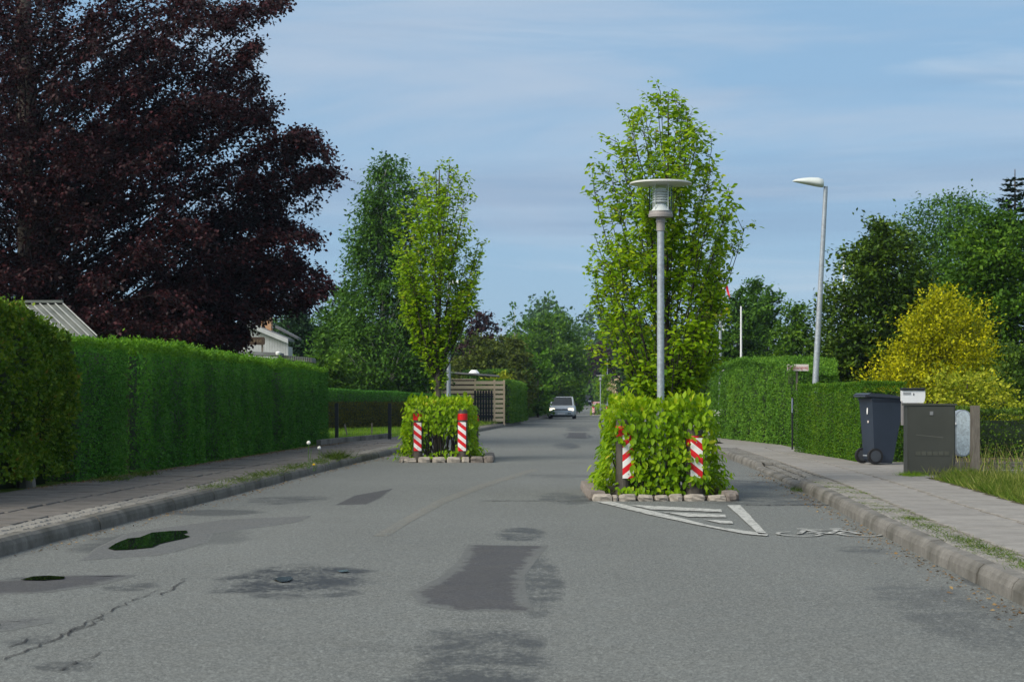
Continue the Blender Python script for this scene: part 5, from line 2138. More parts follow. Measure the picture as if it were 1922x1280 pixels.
cb = thing('utility_cabinet', 'olive green metal utility cabinet at the edge of the right pavement', 'cabinet', (PX(1748, 26.2), 26.2, .10), rz=-.03)
M['vent'] = plain('vent_cover', (.085, .088, .070), .5)
M['cabinet'] = plain('olive_green_metal', (.064, .066, .055), .5, .1, .12, 2.5, bump=.03)
boxo('body', -.325, .325, 0, .30, -.08, .97, M['cabinet'], cb, bevel=.006)
boxo('roof', -.345, .345, -.02, .32, .972, .995, M['cabinet'], cb, bevel=.006)
boxo('door', -.310, .310, -.012, -.001, .06, .955, M['cabinet'], cb, bevel=.004)
boxo('lock', -.022, .022, -.022, -.0125, .84, .89, M['galv_d'], cb, bevel=.004)
for k in range(6):
    x = -.215 + k * .078
    boxo('vent', x, x + .066, -.018, -.0125, .29, .345, M['vent'], cb, bevel=.003)
bm = BM()
box(bm, -.21, .16, -.0145, -.0125, -.004, .004)
o = bobj('scratch', bm, plain('scratched_metal', (.14, .14, .12), .6), cb)
o.location = (0, 0, .55)
o.rotation_euler = (0, .10, 0)

lb = thing('letterbox', 'white letterbox with black lid rising behind the green cabinet', 'letterbox', (PX(1715, 27.4), 27.4, .1))
z1 = PZ(733, 27.4) - .1
z0b = PZ(756, 27.4) - .1
bm = BM()
poly_prism(bm, [(-.15, z0b), (.14, z0b), (.155, z0b + .03), (.165, z0b + .09), (.165, z1), (-.165, z1), (-.165, z0b + .03)], 0, .12, lambda p: (p[0], p[2], p[1]))
bobj('box', bm, M['white'], lb, bevel=.004)
bm = BM()
poly_prism(bm, [(-.015, z1 + .002), (.14, z1 + .002), (.14, z1 + .04), (-.012, z1 + .036)], -.168, .165, lambda p: (p[2], p[0], p[1]))
bobj('lid', bm, M['black'], lb)
boxo('lock', -.006, .006, -.006, -.0015, (z0b + z1) / 2 + .02, (z0b + z1) / 2 + .05, M['black'], lb)
boxo('name_plate', -.15, -.04, -.004, -.0012, z1 - .06, z1 - .025, M['aluminium'], lb)
boxo('post', -.03, .03, .02, .08, -.1, z0b - .002, M['galv'], lb)
boxo('lower_box', -.16, .14, .0, .12, z0b - .32, z0b - .004, M['lamp_grey'], lb)

dm = thing('parcel_drum', 'upright rounded pale galvanised letterbox hung left of the weathered post', 'letterbox', (PX(1808, 27.0), 27.0, .1))
zb, zt = PZ(857, 27) - .1, PZ(769, 27) - .1
w = .115
pts = []
for k in range(13):
    a = PI * k / 12
    pts.append((w * math.cos(a), zt - w + w * math.sin(a)))
for k in range(13):
    a = PI + PI * k / 12
    pts.append((w * math.cos(a), zb + w + w * math.sin(a)))
bm = BM()
poly_prism(bm, pts, 0, .22, lambda p: (p[0], p[2], p[1]))
bobj('body', bm, M['galv'], dm, bevel=.008)
bm = BM()
poly_prism(bm, [(x * .82, (z - (zt + zb) / 2) * .95 + (zt + zb) / 2) for x, z in pts], -.006, -.001, lambda p: (p[0], p[2], p[1]))
bobj('door', bm, galv('pale_galvanised', (.60, .68, .72)), dm)
boxo('catch', -.145, -.10, -.02, -.005, (zt + zb) / 2 + .12, (zt + zb) / 2 + .15, M['white'], dm)

# timber post and wire fence at the right edge
gf = thing('garden_fence', 'wire garden fence with a grey weathered corner post at the right edge', 'fence', (PX(1830, 26.2), 26.2, .1))
zt = PZ(761, 26.2) - .1
boxo('post', -.055, .055, -.05, .05, -.1, zt, M['post'], gf, bevel=.008)
for k in (1, 2):
    boxo('post', k * 1.9 - .045, k * 1.9 + .045, k * -.35 - .045, k * -.35 + .045, -.1, zt - .12, M['post'], gf, bevel=.008)
bm = BM()
for k in range(9):
    z = .08 + k * .095
    cyl_between(bm, (.055, 0, z), (3.8, -.70, z), .0018, n=4)
for k in range(38):
    u = .08 + k * .10
    cyl_between(bm, (u, -u * .184, .05), (u, -u * .184, .86), .0015, n=4)
bobj('wire_mesh', bm, M['wire'], gf)
be = boxo('stone_edging', PX(1795, 28.3), PX(1795, 28.3) + 4.0, 28.3, 28.42, .05, .23, M['kerb'])
tag(be, 'low stone edging of the garden bed behind the weathered post', 'edging')
bd = boxo('garden_bed', 6.45, 11, 28.45, 31.5, .05, .20, M['soil'])
bd['kind'] = 'structure'

# ------------------------------------------------------------------ left wire fence
wf = thing('wire_fence', 'black wire mesh fence between dark posts round the left lawn', 'fence', (PX(632, 50), 50, .11))
px_ = [0, 1.375, 2.75, 4.1]
for k, u in enumerate(px_[:2] + [-1.3]):
    boxo('post', u - .042, u + .042, -.042 + u * .05, .042 + u * .05, -.1, .95, M['blackpaint'], wf, bevel=.005)
boxo('post', 2.75 - .042, 2.75 + .042, .09, .18, -.1, .95, M['blackpaint'], wf, bevel=.005)
for (a, b) in ((-1.3, 0), (0, 1.375), (1.375, 2.75)):
    bm = BM()
    n = int((b - a) / .05)
    for k in range(1, n):
        u = a + (b - a) * k / n
        cyl_between(bm, (u, u * .05, .04), (u, u * .05, .90), .0016, n=3)
    for k in range(10):
        z = .06 + k * .09
        cyl_between(bm, (a, a * .05, z), (b, b * .05, z), .0018, n=3)
    bobj('wire_mesh', bm, M['wire'], wf)
for (px, py, lab) in ((652, 818, 'thin leaning grey stake on the lawn behind the wire fence'), (698, 816, 'short grey stake on the lawn, right of the leaning one')):
    Y = F * 1.04 / (py - HY)
    o = boxo('stake', -.02, .02, -.02, .02, 0, .36, M['post'])
    o.location = (PX(px, Y), Y, .1)
    o.rotation_euler = (0, -.22 if px < 690 else 0, 0)
    tag(o, lab, 'stake')

# ------------------------------------------------------------------ timber enclosure
FX0, FX1, FY = PX(795, 84), PX(893, 84), 84.0
en = thing('timber_enclosure', 'enclosure of pale horizontal planks behind the left planter', 'fence', (FX1, FY, .1))
zt = PZ(713, 84) - .1
nb = 9
for k in range(nb):
    z0_ = .08 + k * (zt - .08) / nb
    boxo('plank', FX0 - FX1, PX(927, 84) - FX1, -.02, .01, z0_ + .012, z0_ + (zt - .08) / nb * .76, M['plank'], en)
X2 = PX(928, 84) - FX1
for k in range(nb):
    z0_ = .08 + k * (zt - .08) / nb
    o = boxo('plank', 0, .42, -.02, .01, z0_ + .012, z0_ + (zt - .08) / nb * .76, M['plank'], en)
    o.location = (X2 - .02, .05, 0)
    o.rotation_euler = (0, 0, .35)
for x in (FX0 - FX1 + .05, -1.2, -.03, X2, X2 + .42):
    boxo('fence_post', x - .04, x + .04, (.02 if x < X2 + .1 else .22), (.10 if x < X2 + .1 else .3), -.1, zt, M['plank'], en)
boxo('top_rail', FX0 - FX1, .02, -.05, .08, zt + .002, zt + .05, M['plank'], en)
boxo('backing', FX0 - FX1, -.06, .11, .13, 0, zt - .04, M['darkred'], en)
gt = thing('slatted_gate', 'dark slatted gate between the pale planks of the enclosure', 'gate', (PX(890, 83.9), 83.9, .1))
gh = PZ(733, 84) - .1
nsl = 7
gw = PX(925, 84) - PX(889, 84)
for k in range(nsl):
    x = k * gw / nsl
    boxo('slat', x, x + gw / nsl * .72, 0, .02, .1, gh, M['blackpaint'], gt)
for z in (.3, gh - .3):
    boxo('rail', 0, gw, .022, .05, z, z + .08, M['blackpaint'], gt)
sh = thing('shed', 'low shed with dark flat roof inside the plank enclosure', 'shed', (PX(875, 88), 88, .1))
zr1 = PZ(702, 88) - .1
boxo('wall', PX(828, 88) - PX(875, 88), PX(925, 88) - PX(875, 88), .1, 3, 0, zr1 - .25, M['darkred'], sh)
bm = BM()
poly_prism(bm, [(-1.35, zr1 + .08), (1.5, zr1 - .12), (1.5, zr1 - .05), (-1.35, zr1 + .15)], -.25, 3.2, lambda p: (p[0], p[2], p[1]))
bobj('roof', bm, M['greyroof'], sh)
boxo('gable_panel', PX(827, 88) - PX(875, 88), PX(843, 88) - PX(875, 88), -.1, .05, zr1 - .45, zr1 + .32, M['whiteboard'], sh)
bm = BM()
lathe(bm, [(.25, zr1 - .0), (.25, zr1 + .06), (.13, zr1 + .19), (.02, zr1 + .2)], 12, .35, .4)
bobj('roof_vent', bm, M['white'], sh)

# ------------------------------------------------------------------ houses
M['bar'] = plain('weathered_white_bar', (.26, .27, .26), .7, 0, .2)
# glasshouse roof behind the near hedge
gh_ = thing('glasshouse', 'weathered white glasshouse roof showing above the shaggy hedge', 'glasshouse', (-7.3, 31, .1))
Yg = 31
xa, xb, xc = PX(45, Yg) + 7.3, PX(118, Yg) + 7.3, PX(205, Yg) + 7.3
za, zb_ = PZ(566, Yg) - .1, PZ(634, Yg) - .1
boxo('ridge', xa, xb, -.02, .05, za - .02, za + .02, M['fibro'], gh_)
n = 6
for k in range(n):
    u = k / (n - 1)
    a = Vector((xa + (xb - xa) * u, 0, za - .03))
    b = Vector((xa + (xc - xa) * u + (xc - xb) * 1.0 * (1 - u) + .0, -.9, zb_))
    bm = BM()
    cyl_between(bm, a, b, .014, n=4)
    bobj('glazing_bar', bm, M['bar'], gh_)
t = NT('dirty_pane')
M['pane'] = t.done(t.bsdf(t.mix(t.mr(t.noise(3, 4), .3, .7), (.07, .08, .07), (.17, .18, .16)), .35, 0, .6))
for k in range(n - 1):
    u0, u1 = k / (n - 1), (k + 1) / (n - 1)
    f = lambda u, low: (xa + (xb - xa) * u, .0, za - .05) if not low else (xa + (xc - xa) * u + (xc - xb) * (1 - u), -.9, zb_ - .03)
    bm = BM()
    bm.faces.new([bm.verts.new(p) for p in (f(u0, 0), f(u1, 0), f(u1, 1), f(u0, 1))])
    bobj('pane', bm, M['pane'], gh_)
boxo('wall', xa, xc, -.85, 1.2, 0, zb_ - .3, M['whiteboard'], gh_)

# white gabled house with brick chimney
HYD = 72.0
hx = lambda px: PX(px, HYD)
hz = lambda py: PZ(py, HYD) - .1
ho = thing('house', 'white boarded gabled house with orange brick chimney behind the long hedge', 'house', (hx(480), HYD, .1))
ox = hx(480)
rl = [(hx(410) - ox, hz(628)), (hx(455) - ox, hz(604)), (hx(542) - ox, hz(640))]
bx_ = np.linspace(hx(425), hx(541), 24) - ox
for a, b in zip(bx_, bx_[1:]):
    zt_ = np.interp((a + b) / 2, [p[0] for p in rl], [p[1] for p in rl]) - .08
    boxo('board', a + .004, b - .004, 0, .03, 0, float(zt_), M['whiteboard'], ho)
boxo('wall', hx(426) - ox, hx(540) - ox, .035, 1.6, 0, hz(650), M['whiteboard'], ho)
for (p, q, nm) in ((rl[1], rl[2], 'bargeboard'), (rl[0], rl[1], 'bargeboard')):
    bm = BM()
    poly_prism(bm, [(p[0], p[1] - .10), (q[0], q[1] - .10), (q[0], q[1] + .07), (p[0], p[1] + .07)], -.25, -.20, lambda v: (v[0], v[2], v[1]))
    bobj(nm, bm, M['whiteboard'], ho)
bm = BM()
for (p, q) in ((rl[1], rl[2]), (rl[0], rl[1])):
    poly_prism(bm, [(p[0], p[1] + .0), (q[0], q[1] + .0), (q[0], q[1] + .10), (p[0], p[1] + .10)], -.19, 1.8, lambda v: (v[0], v[2], v[1]))
bobj('roof', bm, M['greyroof'], ho)
boxo('chimney', hx(486) - ox, hx(505) - ox, .6, 1.1, 1.0, hz(572), M['brick'], ho)
boxo('chimney_cap', hx(485) - ox, hx(506) - ox, .57, 1.13, hz(572) + .002, hz(569), M['brick'], ho)
# second roof slope behind
bm = BM()
poly_prism(bm, [(hx(505) - ox, hz(612)), (hx(548) - ox, hz(634)), (hx(548) - ox, hz(630)), (hx(505) - ox, hz(607))], 1.9, 3.2, lambda v: (v[0], v[2], v[1]))
bobj('roof', bm, M['greyroof'], ho)
# carved name board hanging from the eave, in front of the gable
nb_ = thing('carved_name_board', 'brown carved wooden name board in front of the white gable', 'sign', (PX(470, 66), 66, .1))
zc = PZ(640, 66) - .1
bm = BM()
w, h = .50, .135
pts = [(w * .92 * sx_ + (.08 * w * math.cos(a)), h * .4 * sz + h * .6 * math.sin(a)) for sx_, sz, a in
       [(1, 1, t_) for t_ in np.linspace(0, PI / 2, 4)] + [(-1, 1, t_) for t_ in np.linspace(PI / 2, PI, 4)] + [(-1, -1, t_) for t_ in np.linspace(PI, 1.5 * PI, 4)] + [(1, -1, t_) for t_ in np.linspace(1.5 * PI, 2 * PI, 4)]]
poly_prism(bm, pts, 0, .05, lambda v: (v[0], v[2], zc + v[1]))
bobj('board', bm, M['brown_sign'], nb_)
for k in range(7):
    boxo('carved_stroke', .02 + k * .055, .045 + k * .055, -.008, -.001, zc - .05, zc + .045 - .02 * (k % 2), M['carved'], nb_)
for x in (-.4, .4):
    boxo('post', x - .03, x + .03, .052, .10, -.1, zc + .05, M['post'], nb_)
# low garage roof
gr = thing('garage', 'low garage with grey corrugated roof just above the far end of the long hedge', 'garage', (PX(500, 62), 62, .1))
gz = lambda py: PZ(py, 62) - .1
g = lambda px: PX(px, 62) - PX(500, 62)
boxo('wall', g(432), g(578), .05, 1.5, 0, gz(682), M['brown_sign'], gr)
bm = BM()
poly_prism(bm, [(g(428), gz(658)), (g(525), gz(662)), (g(525), gz(668)), (g(428), gz(665))], -.1, 1.2, lambda v: (v[0], v[2], v[1]))
bobj('fascia', bm, M['greyroof'], gr)
bm = BM()
for k in range(16):
    x0_ = g(522) + (g(587) - g(522)) * k / 16
    x1_ = g(522) + (g(587) - g(522)) * (k + 1) / 16
    zz = gz(665) + (gz(671) - gz(665)) * k / 16
    poly_prism(bm, [(x0_, zz - .16), (x1_ - .01, zz - .17), (x1_ - .025, zz - .02), (x0_ + .015, zz - .01)], -.2, 1.2, lambda v: (v[0], v[2], v[1]))
bobj('roof', bm, M['fibro'], gr)
bm = BM()
lathe(bm, [(.01, gz(668)), (.07, gz(666)), (.085, gz(662)), (.02, gz(660))], 12, g(524), -.3)
bobj('wall_lamp', bm, M['white'], gr)
# white stone and pieces at far
rb = thing('brick_house', 'small distant red brick house behind the silver car', 'house', (PX(1048, 178), 178, -.2))
boxo('wall', -.65, .9, 0, 4, -.2, 1.3, plain('red_brick', (.30, .10, .06), .8), rb)
bm = BM()
poly_prism(bm, [(-.8, 1.3), (1.0, 1.3), (.1, 2.6)], -.2, 4.2, lambda v: (v[0], v[2], v[1]))
bobj('roof', bm, plain('red_tile', (.33, .12, .08), .8), rb)

# concrete stump at the foot of the shaggy hedge
st = thing('stump', 'pale leaning stone stump at the foot of the shaggy hedge', 'stump', (PX(82, 23.4), 22.6, .1))
bm = BM()
lathe(bm, [(.115, -.05), (.11, .15), (.095, .36), (.03, .38)], 9)
for v in bm.verts:
    v.co.x += v.co.z * -.12 + random.uniform(-.006, .006)
bobj('stone', bm, M['kerb'], st)


# ------------------------------------------------------------------ cars (seen from the front)
def car(label, x, y, z, w, h, L, paint, lit, plate=True, hatch=True, seed=0, rz=PI):
    """built nose towards +Y, then turned to face the camera"""
    root = thing('car', label, 'car', (x, y, z))
    hw = w / 2
    gc = .17
    belt = h * .60
    hood = h * .54
    # lower body stations: (y, half width, z low, z top)
    st = [(L / 2, hw * .80, gc + .10, hood * .72), (L / 2 - .06, hw * .93, gc, hood * .86), (L / 2 - .35, hw * .98, gc, hood * .95), (L / 2 - .95, hw, gc, hood * 1.04),
          (L / 2 - 1.15, hw, gc, belt), (0, hw, gc, belt * 1.0), (-L / 2 + .6, hw * .99, gc, belt * 1.02), (-L / 2 + .08, hw * .93, gc, belt * .98), (-L / 2, hw * .85, gc + .1, belt * .85)]
    bm = BM()
    rings = []
    for (yy, a, zl, zt) in st:
        ring = [(-a * .93, zl), (-a, zl + .12), (-a * 1.0, zt * .70), (-a * .95, zt * .93), (-a * .84, zt), (0, zt + .02), (a * .84, zt), (a * .95, zt * .93), (a * 1.0, zt * .70), (a, zl + .12), (a * .93, zl)]
        rings.append([bm.verts.new((p, yy, q)) for p, q in ring])
    for a, b in zip(rings, rings[1:]):
        for k in range(len(a)):
            bm.faces.new((a[k], a[(k + 1) % len(a)], b[(k + 1) % len(a)], b[k]))
    bm.faces.new(rings[0])
    bm.faces.new(rings[-1][::-1])
    bmesh.ops.recalc_face_normals(bm, faces=bm.faces[:])
    bobj('body', bm, paint, root, smooth=True)
    # cabin
    ya, yb, yc, yd = L / 2 - 1.12, L / 2 - 1.75, -L / 2 + .75, -L / 2 + .15
    rw = hw * .79
    bm = BM()
    lo = [(-hw * .90, ya), (hw * .90, ya), (hw * .90, yd), (-hw * .90, yd)]
    hi = [(-rw, yb), (rw, yb), (rw * .97, yc), (-rw * .97, yc)]
    a = [bm.verts.new((p, q, belt - .02)) for p, q in lo]
    b = [bm.verts.new((p, q, h)) for p, q in hi]
    for k in range(4):
        bm.faces.new((a[k], a[(k + 1) % 4], b[(k + 1) % 4], b[k]))
    bm.faces.new(b)
    bmesh.ops.recalc_face_normals(bm, faces=bm.faces[:])
    bobj('cabin', bm, paint, root, bevel=.03)

    def quad(name, fr_, mat, inset=.07, push=.012):
        P = [Vector(p) for p in fr_]
        c = sum(P, Vector()) / 4
        n = (P[1] - P[0]).cross(P[2] - P[0]).normalized()
        if n.dot(c - Vector((0, 0, h * .5))) < 0:
            n = -n
        bm = BM()
        outer = []
        for p in P:
            d = (c - p)
            outer.append(p + d * inset * 2 * .5 + n * push)
        q = [bm.verts.new(p) for p in outer]
        q2 = [bm.verts.new(p - n * .008) for p in outer]
        bm.faces.new(q)
        bm.faces.new(q2[::-1])
        for k in range(4):
            bm.faces.new((q[k], q[(k + 1) % 4], q2[(k + 1) % 4], q2[k]))
        bmesh.ops.recalc_face_normals(bm, faces=bm.faces[:])
        return bobj(name, bm, mat, root)
    zb2 = belt - .02
    L3 = lambda p, z_: (p[0], p[1], z_)
    quad('windscreen', [L3(lo[0], zb2), L3(lo[1], zb2), L3(hi[1], h), L3(hi[0], h)], M['carglass'], .12)
    quad('rear_window', [L3(lo[3], zb2), L3(lo[2], zb2), L3(hi[2], h), L3(hi[3], h)], M['carglass'], .14)
    quad('side_window', [L3(lo[1], zb2), L3(lo[2], zb2), L3(hi[2], h), L3(hi[1], h)], M['carglass'], .14)
    quad('side_window', [L3(lo[0], zb2), L3(lo[3], zb2), L3(hi[3], h), L3(hi[0], h)], M['carglass'], .14)
    for sx_ in (-1, 1):
        bm = BM()
        box(bm, min(sx_ * hw * .50, sx_ * hw * .90), max(sx_ * hw * .50, sx_ * hw * .90), L / 2 - .10, L / 2 - .015, hood * .70, hood * .88)
        bobj('headlight', bm, lit, root, bevel=.02)
        bm = BM()
        box(bm, min(sx_ * hw * .95, sx_ * hw * 1.14), max(sx_ * hw * .95, sx_ * hw * 1.14), ya - .12, ya - .04, belt + .02, belt + .14)
        bobj('side_mirror', bm, M['black'], root, bevel=.02)
        for yy in (L / 2 - .72, -L / 2 + .72):
            bm = BM()
            cyl_between(bm, (sx_ * (hw - .19), yy, .29), (sx_ * (hw - .01), yy, .29), .29, n=20)
            wv = bobj('wheel', bm, M['rubber'], root, bevel=.015)
            bm = BM()
            cyl_between(bm, (sx_ * (hw - .05), yy, .29), (sx_ * (hw + .0), yy, .29), .19, n=16)
            bobj('rim', bm, M['galv_d'], wv)
    boxo('grille', -hw * .46, hw * .46, L / 2 - .06, L / 2 + .004, hood * .73, hood * .83, M['black'], root, .008)
    bm = BM()
    box(bm, -hw * .93, hw * .93, L / 2 - .12, L / 2 + .06, gc + .10, gc + .27)
    bobj('bumper', bm, paint, root, bevel=.025)
    boxo('lower_intake', -hw * .82, hw * .82, L / 2 - .1, L / 2 + .03, gc - .03, gc + .095, M['black'], root, .01)
    for sx_ in (-1, 1):
        c_ = sx_ * hw * .58
        boxo('fog_recess', c_ - .11, c_ + .11, L / 2 + .058, L / 2 + .068, gc + .16, gc + .22, M['black'], root)
    if plate:
        boxo('number_plate', -.25, .25, L / 2 + .070, L / 2 + .078, gc + .12, gc + .23, M['white'], root)
    boxo('badge', -.04, .04, L / 2 - .0, L / 2 + .012, hood * .76, hood * .80, M['galv'], root)
    root.rotation_euler = (0, 0, rz)
    return root


t = NT('lit_headlamp')
em = t.n.new('ShaderNodeEmission')
em.inputs[0].default_value = (1, .86, .62, 1)
em.inputs[1].default_value = 1.9
M['lit'] = t.done(em.outputs[0])
M['lens_clear'] = plain('clear_lamp_lens', (.75, .78, .8), .15, .2, .05)
silver = plain('silver_paint', (.36, .40, .44), .3, .45, .04, coat=0) if False else plain('silver_paint', (.50, .54, .58), .34, .3, .04)
navy = plain('dark_blue_paint', (.012, .016, .032), .25, .2, .1)
Yc = 126
car('silver small hatchback with lit headlamps coming towards the camera', PX(1057, Yc), Yc + 1.9, float(zr(Yc)[0]), 1.78, 1.46, 3.9, silver, M['lit'], rz=PI - .06)
Yc = 262
car('small distant dark blue car behind the silver one', PX(1100, Yc), Yc + 2, float(zr(Yc)[0]), 1.72, 1.50, 4.1, navy, M['lens_clear'], rz=PI - .06)
# parked car, only just visible, behind the far lamps
# ------------------------------------------------------------------ small plants, grass, litter
def blades(name, pts, hmin, hmax, w, mat, parent=None, lean=.35, kind='stuff', tone=None, label=None, cat=None):
    P = np.asarray(pts, float)
    n = len(P)
    D = np.stack([R.normal(size=n) * lean, R.normal(size=n) * lean, np.ones(n)], 1)
    N = np.stack([R.normal(size=n), R.normal(size=n) - .5, np.zeros(n)], 1)
    L = R.uniform(hmin, hmax, n)
    T = np.clip(R.normal(.45, .22, n), 0, 1) if tone is None else tone
    V, Fc = leaf_arrays(P, D, N, L, np.full(n, w), .0)
    # droop of the tips
    V = V.reshape(n, 4, 3)
    V[:, 2, :2] += (D[:, :2] * L[:, None]) * .4
    V[:, 1] = V[:, 1] * .6 + V[:, 0] * .4
    V[:, 3] = V[:, 3] * .6 + V[:, 0] * .4
    o = mobj(name, fast_mesh(name, V.reshape(-1, 3), Fc, np.repeat(T, 2)), mat, parent)
    if kind:
        o['kind'] = kind
    if label:
        tag(o, label, cat)
    return o


R = np.random.default_rng(400)
# tall grass on the right verge
n = 36000
Y = R.uniform(15, 26.0, n)
X = wr_(Y) + .05 + np.abs(R.normal(size=n)) * .9
k = (X < 9) & ~((Y > 24.8) & (X < PX(1800, 26))) & (R.uniform(0, 1, n) < np.clip((X - wr_(Y)) / .12, .15, 1))
blades('verge_grass', np.stack([X, Y, np.full(n, .10)], 1)[k], .04, .17, .0055, M['grass'], label='tall uneven grass on the verge at the right edge', cat='grass')
n = 2600
Y = R.uniform(15, 26.0, n)
X = wr_(Y) + .08 + np.abs(R.normal(size=n)) * 1.0
blades('straw_grass', np.stack([X, Y, np.full(n, .10)], 1), .08, .22, .005, M['grass'], lean=.3, tone=np.clip(R.normal(.78, .18, n), 0, 1), label='dry straw-coloured stems among the verge grass at right', cat='grass')
n = 1000
Y = R.uniform(20, 30, n)
X = wr_(Y) + .5 + R.uniform(0, 3.2, n)
blades('seeding_grass', np.stack([X, Y, np.full(n, .10)], 1), .2, .52, .005, M['grass'], lean=.14, tone=np.clip(R.normal(.85, .15, n), 0, 1), label='pale seeding grass stems along the garden wire fence', cat='grass')
sheetv = strip('verge', wr_, lambda y: wr_(y) + 6, np.arange(6, 25.6, .8), .118, .118, M['verge'])
# climbing weeds on the garden wire
n = 2600
u = R.uniform(.1, 3.6, n)
hz_ = np.abs(R.normal(size=n)) * .28
P = np.stack([PX(1830, 26.2) + u, 26.2 - u * .184 + R.normal(size=n) * .05, .12 + hz_], 1)
Ls = R.uniform(.02, .045, n)
o = leaf_part('fence_weeds', P, rnd_dirs(n), rnd_dirs(n) + [0, -.6, .5], Ls, Ls * .6, np.clip(R.normal(.45, .2, n), 0, 1), M['mixhedge'])
tag(o, 'weeds climbing the wire fence at the right edge', 'weeds')
# lawn blades on the left lawn, visible between hedge end and planter
n = 16000
Y = 44 + 30 * R.uniform(0, 1, n) ** 1.2
X = wl_(Y) - .1 - R.uniform(0, 5.5, n)
blades('lawn_grass', np.stack([X, Y, np.full(n, .105)], 1), .05, .11, .016, M['lawnblade'], label='mown lawn grass behind the wire fence', cat='grass')
# grass strip by the gate
n = 1500
Y = R.uniform(66, 86, n)
X = xl(Y) - .2 - R.uniform(0, 1.2, n)
blades('kerb_grass', np.stack([X, Y, np.full(n, .12)], 1), .06, .22, .02, M['grass'], label='unmown grass strip at the foot of the plank enclosure', cat='grass')


def tuft(label, x, y, z, n, r, h, mat='grass', w=.008, cat='weeds', group=None, ry=None, flatw=0):
    P = np.stack([x + R.normal(size=n) * r, y + R.normal(size=n) * (ry or r), np.full(n, z)], 1)
    o = blades('weed_tuft', P, h * .4, h, w * .7, M[mat], lean=.6)
    return tag(o, label, cat, group)


tl = [(1510, 921, .16, .10, 'small reddish green tuft at the foot of the right kerb, farthest one'), (1672, 975, .10, .05, 'flat moss and weeds on the setts beyond the middle of the right kerb'),
      (1722, 988, .2, .05, 'spreading weed cushion on the setts at the middle of the right kerb'),
      (1762, 1012, .3, .06, 'long strip of weeds between the setts of the right kerb'), (1805, 1028, .16, .06, 'green weed tuft on the right setts above the long strip'),
      (1850, 1052, .26, .06, 'nearer weed patch among the right setts'), (1885, 1072, .2, .06, 'nearest weed patch at the right kerb by the frame edge')]
for i, (px, py, r, h, lab) in enumerate(tl):
    x, y = GP(px, py, .12 if i else 0)
    fx = float(xr(y)[0])
    x = fx + .28 if i else fx - .05
    tuft(lab, x, y, .122 if i else 0, 190 if i else 120, .05, h * .85, 'weed', .008, ry=r * 1.6)
tl = [(452, 915, .3, .05, 'thin weeds along the top of the left kerb, nearest'), (500, 903, .4, .08, 'weed clump on the left kerb beside the dandelions'), (545, 893, .5, .10, 'leafy weeds round the foot of the dandelions'),
      (600, 880, .7, .11, 'weeds along the left kerb beyond the dandelions'), (635, 868, .8, .10, 'low dry weeds farther along the left kerb'), (684, 862, .25, .22, 'upright grass tuft on the left kerb before the planter')]
for i, (px, py, r, h, lab) in enumerate(tl):
    x, y = GP(px, py, .12)
    x = float(xl(y)[0]) - .12
    tuft(lab, x, y, .125, 300, .11, h, 'weed', .009, ry=r * 1.2)
for (px, py, hgt, kind, lab) in ((578, 880, .37, 'seed', 'tall dandelion seed head on the left kerb'), (598, 868, .22, 'seed', 'shorter dandelion seed head beside the tall one'),
                                 (588, 884, .09, 'flower', 'single yellow dandelion flower on the left kerb')):
    Y = F * 1.03 / (py - HY)
    d_ = thing('dandelion', lab, 'dandelion', (PX(px, Y), Y, .12), group='dandelions on the left kerb')
    bm = BM()
    cyl_between(bm, (0, 0, 0), (.01, 0, hgt), .005, .004, 6)
    cyl_between(bm, (.02, 0, 0), (.05, .01, hgt * .8), .004, .003, 6)
    bobj('stalk', bm, M['lawnblade'], d_)
    bm = BM()
    if kind == 'seed':
        bmesh.ops.create_icosphere(bm, subdivisions=2, radius=.030, matrix=Matrix.Translation((.01, 0, hgt + .02)))
        bobj('seed_head', bm, M['white_petal'], d_)
    else:
        for k in range(16):
            a = k * PI / 8
            c = Vector((.01, 0, hgt))
            e = c + Vector((.032 * math.cos(a), .032 * math.sin(a), .012 * (k % 2)))
            s_ = Vector((-math.sin(a), math.cos(a), 0)) * .007
            bm.faces.new([bm.verts.new(p) for p in (c, e - s_, e + s_)])
        lathe(bm, [(.014, hgt - .006), (.018, hgt + .012), (.004, hgt + .02)], 8, .01, 0)
        bobj('flower', bm, M['yellow_petal'], d_)
# green weeds at the foot of the privet
for (px, py, lab) in ((205, 902, 'bright green weeds at the foot of the short hedge section'), (262, 893, 'weeds in the gap between the two clipped hedges')):
    Y = F * 1.03 / (py - HY)
    tuft(lab, PX(px, Y) + .05, Y, .122, 180, .10, .12, 'weed', .014, ry=.3)
for (X, Y, lab) in ((5.40, 25.85, 'grass tuft at the left foot of the green cabinet'), (6.08, 25.9, 'grass tuft at the right foot of the green cabinet')):
    tuft(lab, X, Y, .12, 260, .09, .16 if X > 6 else .10, 'lawnblade', .01, ry=.15)
# cow parsley by the tall hedge
cp = thing('cow_parsley', 'white-flowering cow parsley before the left end of the tall hedge', 'plant', (PX(1350, 51), 51, .1))
tb, P = [], []
for k in range(13):
    a = np.array([R.normal() * .12, R.normal() * .1, 0])
    e = a + np.array([R.normal() * .15, R.normal() * .1, R.uniform(.4, .85)])
    tb.append((bez(a, (a + e) / 2, e, 4), [.007, .006, .005, .004]))
    for q in range(16):
        P.append(e + R.normal(size=3) * [.05, .05, .012])
tubes_mesh('stems', tb, M['lawnblade'], cp, 4)
P = np.array(P)
leaf_part('umbels', P, rnd_dirs(len(P)), np.tile([0, -.3, 1.], (len(P), 1)), np.full(len(P), .03), np.full(len(P), .028), np.full(len(P), .9), M['white_petal'], cp)
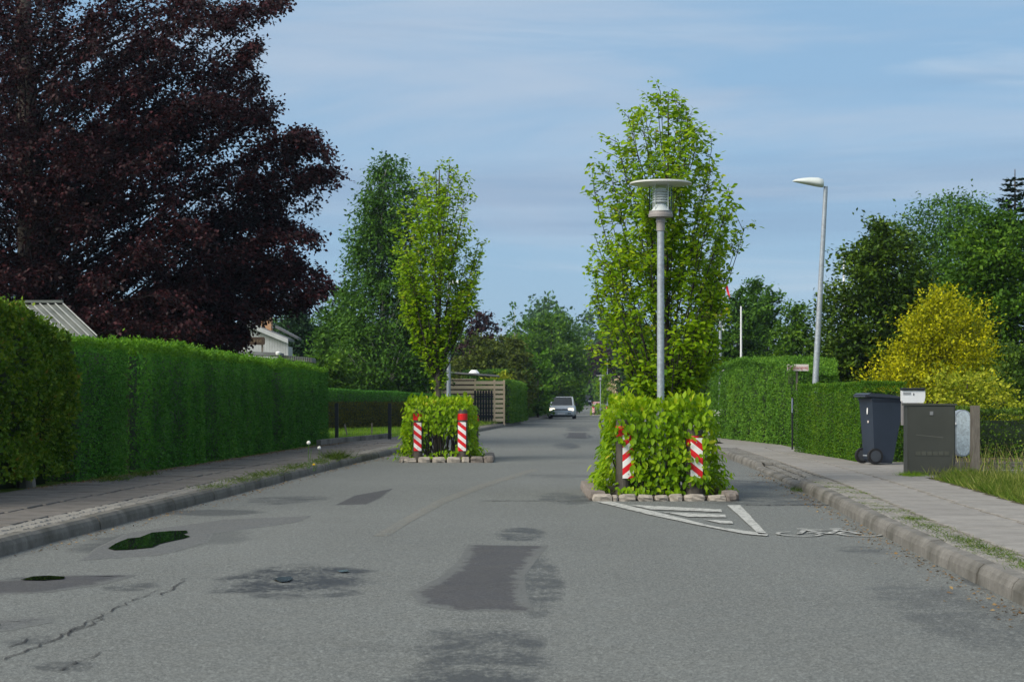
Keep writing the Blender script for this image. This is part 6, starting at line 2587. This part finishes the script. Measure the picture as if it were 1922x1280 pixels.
# leaf litter
n = 2600
Y = R.uniform(22, 46, n)
X = wl_(Y) + .05 + np.abs(R.normal(size=n)) * .12
P1 = np.stack([X, Y, np.full(n, .128)], 1)
Y = R.uniform(28.5, 31.4, 900)
P2 = np.stack([R.uniform(6.4, 10, 900), Y, np.full(900, .21)], 1)
Y = R.uniform(14, 46, 1000)
P3 = np.stack([xl(Y) + .05 + np.abs(R.normal(size=1000)) * .12, Y, np.full(1000, .006)], 1)
Y = R.uniform(8, 30, 900)
P4 = np.stack([xr(Y) - .04 - np.abs(R.normal(size=900)) * .12, Y, np.full(900, .006)], 1)
P = np.concatenate([P1, P2, P3, P4])
n = len(P)
D = rnd_dirs(n)
D[:, 2] *= .15
Ls = R.uniform(.012, .035, n)
o = leaf_part('leaf_litter', P, D, np.tile([0, 0, 1.], (n, 1)) + R.normal(size=(n, 3)) * .3, Ls, Ls * .7, np.clip(R.normal(.4, .25, n), 0, 1), M['litter'])
tag(o, 'dry leaves and grit along the kerbs and hedge feet', 'leaf litter')
# moss lines at the joints near the right kerb
n = 5200
Y = R.uniform(9.5, 24, n)
X = xr(Y) + .14 + R.uniform(-.01, .30, n)
k = bumps(X * 1.0, Y, 0 * Y, 6.0, 5) > .15
P = np.stack([X, Y, np.full(n, .118)], 1)[k]
blades('sett_moss', P, .010, .034, .006, M['weed'], lean=.9, label='moss and tiny weeds between the setts of the right kerb', cat='moss')

# ------------------------------------------------------------------ haze
hz_m = bpy.data.materials.new('haze')
hz_m.use_nodes = True
hn = hz_m.node_tree.nodes
hn.clear()
ho_ = hn.new('ShaderNodeOutputMaterial')
pv = hn.new('ShaderNodeVolumePrincipled')
pv.inputs['Color'].default_value = (.62, .76, .98, 1)
pv.inputs['Density'].default_value = .0002
pv.inputs['Anisotropy'].default_value = .2
hz_m.node_tree.links.new(pv.outputs[0], ho_.inputs['Volume'])
HAZE = True
if HAZE:
    o = boxo('haze', -460, 460, -70, 650, -1.5, 34, hz_m)
    o['kind'] = 'stuff'
    tag(o, 'thin blue air between the camera and the far trees', 'haze')
tot = sum(len(m.loops) - 2 * len(m.polygons) for m in bpy.data.meshes)
print('TRIS', tot, 'beech leaves', NB)
